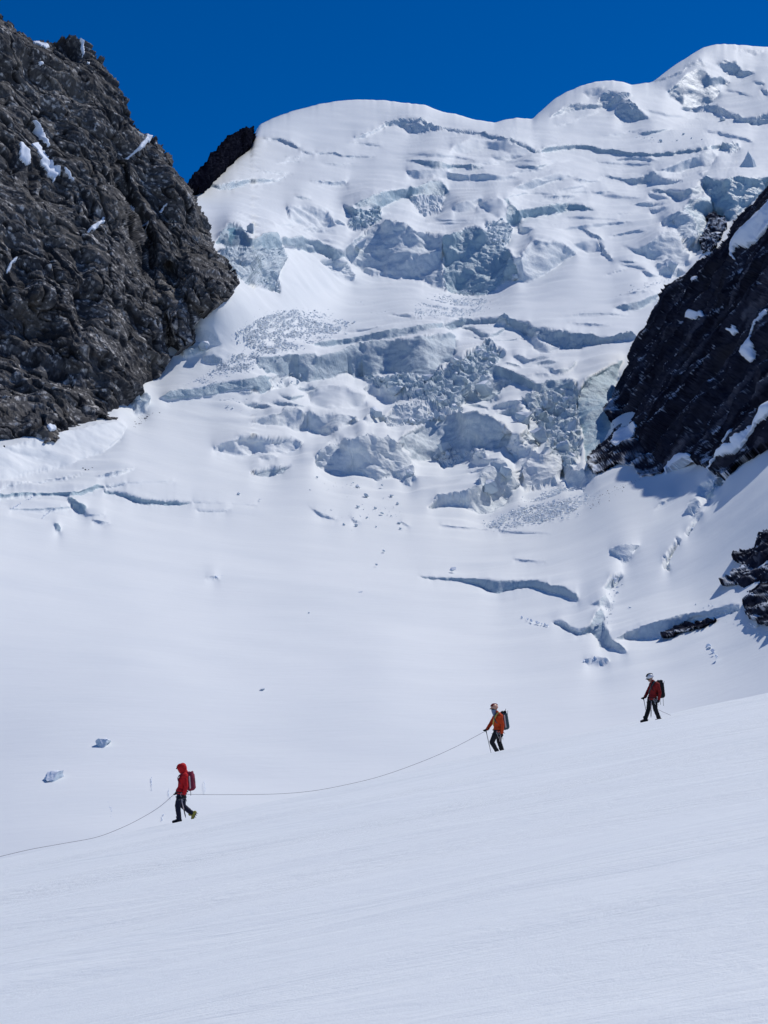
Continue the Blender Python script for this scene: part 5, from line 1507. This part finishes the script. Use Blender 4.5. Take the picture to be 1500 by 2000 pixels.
def make_person(S, root, label, jacket_mat, trouser_mat, seed):
    hd, fd = Vector(S['head']), Vector(S['look'])
    nk = (Vector(S['sh_n']) + Vector(S['sh_f'])) / 2 + Vector((0, 0, 0.03))
    caps = head_caps(hd, fd) + [(nk, 0.055, hd - Vector((0, 0, 0.06)), 0.05)] + torso_caps(S, 0)
    for q, sd in (('n', -1), ('f', 1)):
        caps += arm_caps(S, q, 0) + leg_caps(S, q, 0)
        caps += hand_caps(S['wr_' + q], S['hd_' + q], sd)
        a, t = Vector(S['an_' + q]), Vector(S['to_' + q])
        caps += [(a, 0.038, t, 0.03)]
    me = blob('person', caps, M_SKIN, 0.012)
    p = link('person', me)
    p.location = root
    tag(p, label, 'person', 'climbers of the rope team')
    # jacket, trousers
    jc = torso_caps(S, 0.022) + arm_caps(S, 'n', 0.02, 0.96) + arm_caps(S, 'f', 0.02, 0.96)
    hem = Vector(S['hip'])
    jc += [(hem - Vector((0, 0.08, -0.02)), 0.148, hem + Vector((0, 0.08, 0.02)), 0.148), (nk, 0.082, nk + (hd - nk) * 0.42, 0.078)]
    if S.get('hood'):
        up = Vector((0, 0, 1))
        jc += [(hd + up * 0.045 - fd * 0.02, 0.122, hd + up * 0.055 + fd * 0.045, 0.108), (hd - up * 0.05 - fd * 0.03, 0.115, nk - fd * 0.02, 0.10), (hd + up * 0.02 - fd * 0.03, 0.125, hd - up * 0.06 - fd * 0.03, 0.118)]
    else:
        jc += [(nk + Vector((0.07, -0.06, 0.03)), 0.055, nk + Vector((0.07, 0.06, 0.03)), 0.055)]      # rolled hood behind the neck
    jk = link('jacket', blob('jacket', jc, jacket_mat, 0.012, 3, 0.010, seed), None, p)
    if S.get('hood'):
        brim = [(hd + fd * 0.13 + Vector((0, yy, 0.085 - abs(yy) * 0.3)), 0.018, hd + fd * 0.17 + Vector((0, yy * 0.6, 0.055 - abs(yy) * 0.2)), 0.012) for yy in (-0.06, -0.03, 0, 0.03, 0.06)]
        link('hood_peak', blob('hood_peak', brim, M_BLACK, 0.009, 2), None, jk)
    tc = [(Vector(S['hip']) - Vector((0, 0.07, 0.03)), 0.128, Vector(S['hip']) + Vector((0, 0.07, -0.03)), 0.128)]
    for q in 'nf':
        tc += leg_caps(S, q, 0.022, 0.95)
        k, a = Vector(S['kn_' + q]), Vector(S['an_' + q])
        tc += [(k.lerp(a, 0.55), 0.072, k.lerp(a, 0.96), 0.070)]
    link('trousers', blob('trousers', tc, trouser_mat, 0.012, 3, 0.009, seed + 9), None, p)
    for q, sd in (('n', -1), ('f', 1)):
        link('glove', blob('glove', hand_caps(S['wr_' + q], S['hd_' + q], sd, 0.007) + [(Vector(S['wr_' + q]) - Vector(S['hd_' + q]).normalized() * 0.05, 0.048, S['wr_' + q], 0.046)], S.get('glove_mat', M_BLACK), 0.007, 1), None, p)
        a, t, h = Vector(S['an_' + q]), Vector(S['to_' + q]), Vector(S['he_' + q])
        bc = [(a + (a - h).normalized() * 0.06, 0.058, a, 0.056), (a, 0.056, h, 0.048), (h, 0.046, t, 0.042), (a, 0.052, h.lerp(t, 0.55), 0.052)]
        bt = link('boot', blob('boot', bc, S.get('boot_' + q, S['boot_mat']), 0.010, 2), None, p)
        # crampon: frame under the sole and its points
        sole = (t - h).normalized()
        dn = -((a - h) - sole * (a - h).dot(sole)).normalized()
        sy = sole.cross(dn)
        bm = bmesh.new()
        for fr, ss in ((0.0, 1), (0.0, -1), (0.3, 1), (0.3, -1), (0.65, 1), (0.65, -1), (0.95, 1), (0.95, -1)):
            c = h.lerp(t, fr) + dn * 0.04 + sy * ss * 0.036
            add_capsule(bm, c, 0.009, c + dn * 0.05 + sole * (0.02 if fr > 0.8 else 0), 0.003, 6, 1)
        for ss in (1, -1):
            c = t + dn * 0.035 + sy * ss * 0.02
            add_capsule(bm, c, 0.009, c + sole * 0.085 + dn * 0.02, 0.003, 6, 1)
            add_capsule(bm, h + dn * 0.043 + sy * ss * 0.034, 0.007, t + dn * 0.043 + sy * ss * 0.034, 0.007, 6, 1)
        link('crampon', bm_mesh(bm, 'crampon', M_STEEL), None, bt)
    # harness with gear
    hip = Vector(S['hip']) + Vector((0, 0, 0.0))
    ring = [hip + Vector((0.165 * math.cos(t), 0.225 * math.sin(t), 0.0)) for t in np.linspace(0, 6.2832, 25)]
    hs = link('harness', tube('harness', ring, 0.02, M_BLACK), None, p)
    for q in 'nf':
        u, k = Vector(S['hp_' + q]), Vector(S['kn_' + q])
        c = u.lerp(k, 0.38); d = (k - u).normalized(); a_, b_ = frame(d)
        link('leg_loop', tube('leg_loop', [c + (a_ * math.cos(t) + b_ * math.sin(t)) * 0.113 for t in np.linspace(0, 6.2832, 19)], 0.014, M_BLACK), None, hs)
    for k, (dx, dz, mt) in enumerate(S['gear']):
        c = hip + Vector((dx, -0.235, dz))
        lp = [c + Vector((0.022 * math.cos(t), 0.004 * math.cos(3 * t), 0.05 * math.sin(t))) for t in np.linspace(0, 6.2832, 15)]
        link('carabiner', tube('carabiner', lp, 0.0065, mt, 6), None, hs)
        if k % 2 == 0:
            link('sling', tube('sling', spline([c + Vector((0, 0, -0.04)), c + Vector((0.03, -0.01, -0.12)), c + Vector((0.055, 0, -0.19)), c + Vector((0.03, 0.01, -0.12))], 14), 0.007, mt, 6), None, hs)
    return p

def cap_shell(name, h, f, r, mat, zcut=0.0, sx=1.0):
    """helmet bowl with a rim"""
    h, f = Vector(h), Vector(f).normalized()
    up = Vector((0, 0, 1)); up = (up - f * up.dot(f) * 0.6).normalized(); s = f.cross(up).normalized(); ff = up.cross(s)
    bm = bmesh.new(); rows = []
    for i in range(9):
        t = math.radians(100 - 100 * i / 8 * 1.0) - math.radians(12)
        t = math.radians(-14 + 104 * i / 8)
        rr, zz = r * math.cos(t), r * 0.98 * math.sin(t)
        rows.append([bm.verts.new(h + s * rr * 0.88 * math.cos(a) + ff * rr * 1.08 * math.sin(a) + up * (zz + zcut)) for a in np.linspace(0, 2 * math.pi, 25)[:-1]])
    for a, b in zip(rows[:-1], rows[1:]):
        for k in range(24):
            bm.faces.new((a[k], a[(k + 1) % 24], b[(k + 1) % 24], b[k]))
    bm.faces.new(rows[-1]); bm.faces.new(rows[0][::-1])
    return bm_mesh(bm, name, mat), (up, s, ff)

def add_helmet(S, p, shell_mat, stripe_mat, name='helmet'):
    h, f = Vector(S['head']) + Vector((0, 0, 0.035)), Vector(S['look'])
    me, (up, s, ff) = cap_shell(name, h, f, 0.128, shell_mat, 0.02)
    o = link(name, me, None, p)
    for k in (-1, 0, 1):
        pts = [h + up * (0.02 + 0.128 * math.sin(t)) + ff * 0.128 * 1.1 * math.cos(t) + s * (0.05 * k * (1 - 0.3 * math.sin(t))) for t in np.linspace(0.35, 2.6, 12)]
        link('vent', tube('vent', [pp + up * 0.003 for pp in pts], [0.004] + [0.013] * 10 + [0.004], stripe_mat, 6), None, o)
    brim = [(h + ff * 0.12 + s * yy + up * 0.0, 0.012, h + ff * (0.185 - abs(yy) * 0.4) + s * yy - up * 0.012, 0.008) for yy in (-0.07, -0.035, 0, 0.035, 0.07)]
    link('visor', blob('visor', brim, M_BLACK, 0.007, 1), None, o)
    return o

def add_glasses(S, p):
    h, f = Vector(S['head']), Vector(S['look']).normalized()
    up = Vector((0, 0, 1)); up = (up - f * up.dot(f)).normalized(); s = f.cross(up)
    arc = [h + up * 0.022 + f * 0.103 * math.cos(t) + s * 0.098 * math.sin(t) for t in np.linspace(-1.5, 1.5, 13)]
    link('glasses', tube('glasses', arc, [0.006] * 3 + [0.024] * 7 + [0.006] * 3, M_GOGGLE), None, p)

def backpack(root, c, tall, deep, wide, lean, body_mat, strip_mat, label, extra=None, lid_mat=None):
    """rucksack: c = centre of its back panel side"""
    base = bpy.data.objects.new('backpack', None); COL.objects.link(base)
    base.location = root
    tag(base, label, 'backpack', 'backpacks of the rope team')
    c = Vector(c); ax = Vector((math.sin(lean), 0, math.cos(lean))); bx = Vector((ax.z, 0, -ax.x)); y = Vector((0, 1, 0))
    caps = []
    for yy in (-0.5, 0, 0.5):
        for u, r in ((0.0, 1.0), (0.35, 0.9)):
            caps.append((c - ax * tall * 0.36 + y * wide * yy * 0.62 + bx * deep * (u - 0.1), deep * 0.5 * r, c + ax * tall * 0.30 + y * wide * yy * 0.62 + bx * deep * (u - 0.12), deep * 0.46 * r))
    link('sack', blob('sack', caps, body_mat, 0.013, 3, 0.008, 5), None, base)
    lid = [(c + ax * tall * 0.42 + y * wide * yy + bx * deep * u, deep * 0.26, c + ax * tall * 0.47 + y * wide * yy * 0.9 + bx * deep * (u + 0.1), deep * 0.22) for yy in (-0.35, 0, 0.35) for u in (-0.25, 0.2)]
    link('lid', blob('lid', lid, lid_mat or body_mat, 0.012, 2, 0.005, 6), None, base)
    if strip_mat:
        sp = [c + ax * tall * t + bx * (deep * 0.02) - y * (wide * 0.36 + deep * 0.40) for t in np.linspace(-0.40, 0.32, 10)]
        link('side_pad', tube('side_pad', sp, [0.012] + [0.026] * 8 + [0.012], strip_mat), None, base)
    for yy in (-1, 1):
        st = spline([c + ax * tall * 0.36 + y * 0.11 * yy - bx * deep * 0.5, c + ax * tall * 0.47 + y * 0.13 * yy - bx * (deep * 0.5 + 0.12), c + ax * tall * 0.30 + y * 0.165 * yy - bx * (deep * 0.5 + 0.24), c - ax * tall * 0.02 + y * 0.19 * yy - bx * (deep * 0.5 + 0.20), c - ax * tall * 0.34 + y * 0.16 * yy - bx * deep * 0.5], 26)
        link('shoulder_strap', tube('shoulder_strap', st, 0.017, body_mat), None, base)
    for k, (dx, z0, z1) in enumerate(extra or ()):
        link('hanging_strap', tube('hanging_strap', [c + Vector((dx, -0.1, z0)), c + Vector((dx + 0.006, -0.1, (z0 + z1) / 2)), c + Vector((dx + 0.015, -0.1, z1))], 0.008, M_STEEL, 6), None, base)
    return base

def pole(root, top, tip, label, r=0.009):
    o = bpy.data.objects.new('trekking_pole', None); COL.objects.link(o)
    o.location = root
    tag(o, label, 'pole', 'poles and axes of the rope team')
    t, b = Vector(top), Vector(tip)
    link('grip', tube('grip', [t + (t - b).normalized() * 0.05, t, t + (b - t) * 0.12], [0.014, 0.017, 0.015], M_BLACK), None, o)
    link('shaft', tube('shaft', [t + (b - t) * 0.1, t + (b - t) * 0.55, b], [r * 1.25, r * 1.1, r * 0.8], M_STEEL), None, o)
    d = (b - t).normalized(); a_, b_ = frame(d); c = b - d * 0.07
    link('basket', tube('basket', [c + (a_ * math.cos(q) + b_ * math.sin(q)) * 0.035 for q in np.linspace(0, 6.2832, 15)], 0.006, M_BLACK, 6), None, o)

def ice_axe(root, head, tip, label, shaft_mat):
    o = bpy.data.objects.new('ice_axe', None); COL.objects.link(o)
    o.location = root
    tag(o, label, 'ice axe', 'poles and axes of the rope team')
    h, t = Vector(head), Vector(tip); d = (t - h).normalized()
    link('shaft', tube('shaft', [h, h.lerp(t, 0.55)], 0.014, shaft_mat), None, o)
    link('grip', tube('grip', [h.lerp(t, 0.55), h.lerp(t, 0.9)], 0.016, M_BLACK), None, o)
    link('spike', tube('spike', [h.lerp(t, 0.9), t], [0.012, 0.003], M_STEEL), None, o)
    s = Vector((-d.z, 0, d.x))
    link('pick', tube('pick', spline([h, h + s * 0.08 + d * 0.005, h + s * 0.15 + d * 0.04], 10), [0.014] * 4 + [0.012] * 3 + [0.009, 0.006, 0.003], M_STEEL), None, o)
    link('adze', tube('adze', [h, h - s * 0.05, h - s * 0.085 + d * 0.012], [0.013, 0.016, 0.024], M_STEEL), None, o)

def place(px, Y):
    a, _ = pix2at(px, 1500.0)
    x = float(a) * Y
    return Vector((x, Y, ground(x, Y)))

# ---- first climber: red hood
rL = place(354, 37.5)
SL = dict(head=(0.015, 0, 1.555), look=(-0.93, -0.1, -0.28), hood=True,
          sh_n=(0.15, -0.185, 1.35), sh_f=(0.08, 0.185, 1.36), chest=(0.075, 0, 1.24), waist=(0.055, 0, 1.03), hip=(0.035, 0, 0.88),
          el_n=(0.20, -0.25, 1.07), wr_n=(0.14, -0.26, 0.84), hd_n=(-0.25, 0, -0.95),
          el_f=(0.0, 0.23, 1.09), wr_f=(-0.13, 0.14, 0.88), hd_f=(-0.45, -0.2, -0.85),
          hp_n=(0.02, -0.09, 0.86), kn_n=(-0.07, -0.10, 0.475), an_n=(-0.015, -0.10, 0.10), to_n=(-0.185, -0.11, 0.015), he_n=(0.025, -0.10, 0.055),
          hp_f=(0.04, 0.09, 0.86), kn_f=(0.06, 0.09, 0.45), an_f=(0.335, 0.10, 0.235), to_f=(0.345, 0.10, 0.09), he_f=(0.425, 0.10, 0.265),
          boot_mat=M_OLIVE, boot_n=M_BLACK, gear=[(0.02, -0.06, M_METAL), (0.09, -0.05, M_METAL), (0.13, -0.07, M_STEEL), (0.16, -0.03, M_METAL)])
pL = make_person(SL, rL, 'person in a red hooded jacket walking left, lowest of the three climbers', M_RED, M_NAVY, 11)
add_glasses(SL, pL)
backpack(rL, (0.285, 0, 1.19), 0.52, 0.19, 0.28, -0.10, M_MAROON, M_PINK, 'maroon backpack with a pale side pad on the red-hooded climber', [(0.02, -0.2, -0.42), (0.13, 0.1, -0.05)])
ice_axe(rL, (0.07, -0.29, 0.70), (0.215, -0.30, 0.14), 'ice axe hanging from the hip of the red-hooded climber', M_PINK)

# ---- second climber: orange jacket
rM = place(974, 42.4)
SM = dict(head=(-0.12, 0, 1.50), look=(-0.80, -0.55, -0.2), hood=False,
          sh_n=(0.06, -0.185, 1.27), sh_f=(-0.07, 0.185, 1.28), chest=(-0.01, 0, 1.16), waist=(-0.015, 0, 0.95), hip=(-0.015, 0, 0.80),
          el_n=(0.125, -0.245, 0.98), wr_n=(0.10, -0.25, 0.71), hd_n=(0.1, 0, -1),
          el_f=(-0.22, 0.21, 1.02), wr_f=(-0.37, 0.08, 0.82), hd_f=(-0.8, -0.1, -0.5),
          hp_n=(-0.05, -0.09, 0.77), kn_n=(-0.235, -0.12, 0.40), an_n=(-0.055, -0.10, 0.09), to_n=(-0.165, -0.12, 0.005), he_n=(0.0, -0.10, 0.04),
          hp_f=(0.02, 0.09, 0.77), kn_f=(0.035, 0.09, 0.40), an_f=(0.13, 0.09, 0.12), to_f=(0.02, 0.08, 0.03), he_f=(0.185, 0.09, 0.07),
          boot_mat=M_BLACK, gear=[(-0.05, -0.07, M_METAL), (0.03, -0.09, M_METAL), (0.10, -0.12, M_YELLOW), (0.13, -0.08, M_ORANGE)])
pM = make_person(SM, rM, 'person in an orange jacket and orange helmet with a pole, middle of the three climbers', M_ORANGE, M_CHAR, 31)
add_helmet(SM, pM, M_HORANGE, M_DARKRED)
add_glasses(SM, pM)
hM = Vector(SM['head']); fM = Vector(SM['look']).normalized()
link('neck_tube', blob('neck_tube', [(hM - Vector((0, 0, 0.035)) + fM * 0.04, 0.082, hM - Vector((0, 0, 0.10)) + fM * 0.02, 0.078), (hM - Vector((0, 0, 0.10)) + fM * 0.02, 0.078, hM - Vector((-0.02, 0, 0.19)), 0.075)], M_BUFF, 0.010, 2), None, pM)
link('shoulder_sling', tube('shoulder_sling', spline([(0.02, -0.13, 1.40), (-0.08, -0.17, 1.30), (-0.155, -0.14, 1.15), (-0.165, -0.02, 1.0), (-0.13, 0.12, 0.93)], 24), 0.026, M_YELLOW), None, pM)
backpack(rM, (0.21, 0, 1.12), 0.60, 0.20, 0.29, -0.12, M_SLATE, M_PINK, 'slate grey backpack with a pale side strip on the orange-jacketed climber', [(0.03, 0.26, 0.40), (0.10, 0.2, 0.34)], M_BLACK)
pole(rM, (-0.415, 0.06, 0.79), (-0.235, -0.02, -0.06), 'dark trekking pole in the front hand of the orange-jacketed climber')
ice_axe(rM, (0.075, -0.10, 0.74), (0.005, -0.12, 0.16), 'pale-shafted ice axe hanging between the legs of the orange-jacketed climber', M_PINK)

# ---- third climber: white helmet
rR = place(1275, 45.3)
rR.z += 0.02
SR = dict(head=(-0.005, 0, 1.515), look=(-0.82, -0.15, -0.55), hood=False,
          sh_n=(0.205, -0.185, 1.29), sh_f=(0.08, 0.185, 1.30), chest=(0.115, 0, 1.19), waist=(0.085, 0, 0.97), hip=(0.055, 0, 0.82),
          el_n=(0.275, -0.245, 1.02), wr_n=(0.235, -0.25, 0.77), hd_n=(-0.2, 0, -1),
          el_f=(-0.07, 0.20, 1.03), wr_f=(-0.20, 0.10, 0.84), hd_f=(-0.8, -0.1, -0.55),
          hp_n=(0.10, -0.09, 0.79), kn_n=(0.125, -0.11, 0.41), an_n=(0.25, -0.10, 0.10), to_n=(0.14, -0.12, 0.02), he_n=(0.30, -0.10, 0.06),
          hp_f=(0.0, 0.09, 0.79), kn_f=(-0.08, 0.09, 0.40), an_f=(-0.20, 0.08, 0.06), to_f=(-0.36, 0.07, -0.03), he_f=(-0.16, 0.08, 0.0),
          boot_mat=M_BLACK, gear=[(0.0, -0.05, M_METAL), (0.06, -0.10, M_METAL), (0.11, -0.08, M_METAL), (0.15, -0.12, M_STEEL)])
pR = make_person(SR, rR, 'person in a dark red jacket and white helmet, highest of the three climbers', M_DARKRED, M_BLACK, 51)
add_helmet(SR, pR, M_HWHITE, M_BLACK)
add_glasses(SR, pR)
link('shoulder_sling', tube('shoulder_sling', spline([(0.14, -0.12, 1.42), (0.05, -0.17, 1.32), (-0.04, -0.15, 1.16), (-0.07, -0.02, 1.02), (-0.03, 0.10, 0.95)], 24), 0.02, M_SLATE), None, pR)
backpack(rR, (0.345, 0, 1.13), 0.62, 0.20, 0.29, -0.06, M_BLACK, None, 'black backpack with hanging straps on the white-helmeted climber', [(-0.04, -0.28, -0.56), (0.07, -0.26, -0.60), (0.12, 0.2, 0.30)])
pole(rR, (-0.255, 0.07, 0.80), (-0.12, 0.02, -0.05), 'dark trekking pole in the front hand of the white-helmeted climber')
ice_axe(rR, (-0.01, -0.12, 0.74), (-0.05, -0.14, 0.10), 'pale-shafted ice axe hanging in front of the white-helmeted climber\'s legs', M_PINK)

# ---- rope
def rope(pts, label, n=90):
    W = []
    for p in pts:
        W.append(p if len(p) == 4 else None)
    P_ = [np.array(p[:3]) if len(p) == 4 else at(p[0], p[1], p[2]) for p in pts]
    Q = spline(P_, n)
    out = []
    for q in Q:
        z = max(q[2], ground(q[0], q[1]) + 0.012)
        out.append((q[0], q[1], z))
    o = link('rope', tube('rope', out, 0.0066, M_ROPE, 6))
    tag(o, label, 'rope', 'pieces of the climbing rope')
wl_ = rL + Vector((-0.17, 0.10, 0.83)); wb_ = rL + Vector((0.18, 0.02, 0.80)); hm_ = rM + Vector((-0.43, 0.05, 0.76)); wr_ = rR + Vector((0.20, 0.05, 0.42))
rope([(-40,1683,34.2),(50,1661,34.6),(120,1648,35.0),(185,1636,35.5),(230,1620,36.0),(270,1601,36.5),(310,1577,37.0),(*wl_, 0)], 'rope running down to the left from the red-hooded climber')
rope([(*wb_, 0),(440,1552,38.1),(530,1551,38.8),(600,1546,39.4),(660,1536,39.9),(740,1517,40.5),(820,1489,41.2),(885,1461,41.8),(*hm_, 0)], 'slack rope sagging between the red-hooded and the orange-jacketed climber')
rope([(*wr_, 0),(1296,1391,45.5),(1310,1397,45.7)], 'short rope end trailing behind the white-helmeted climber', 40)
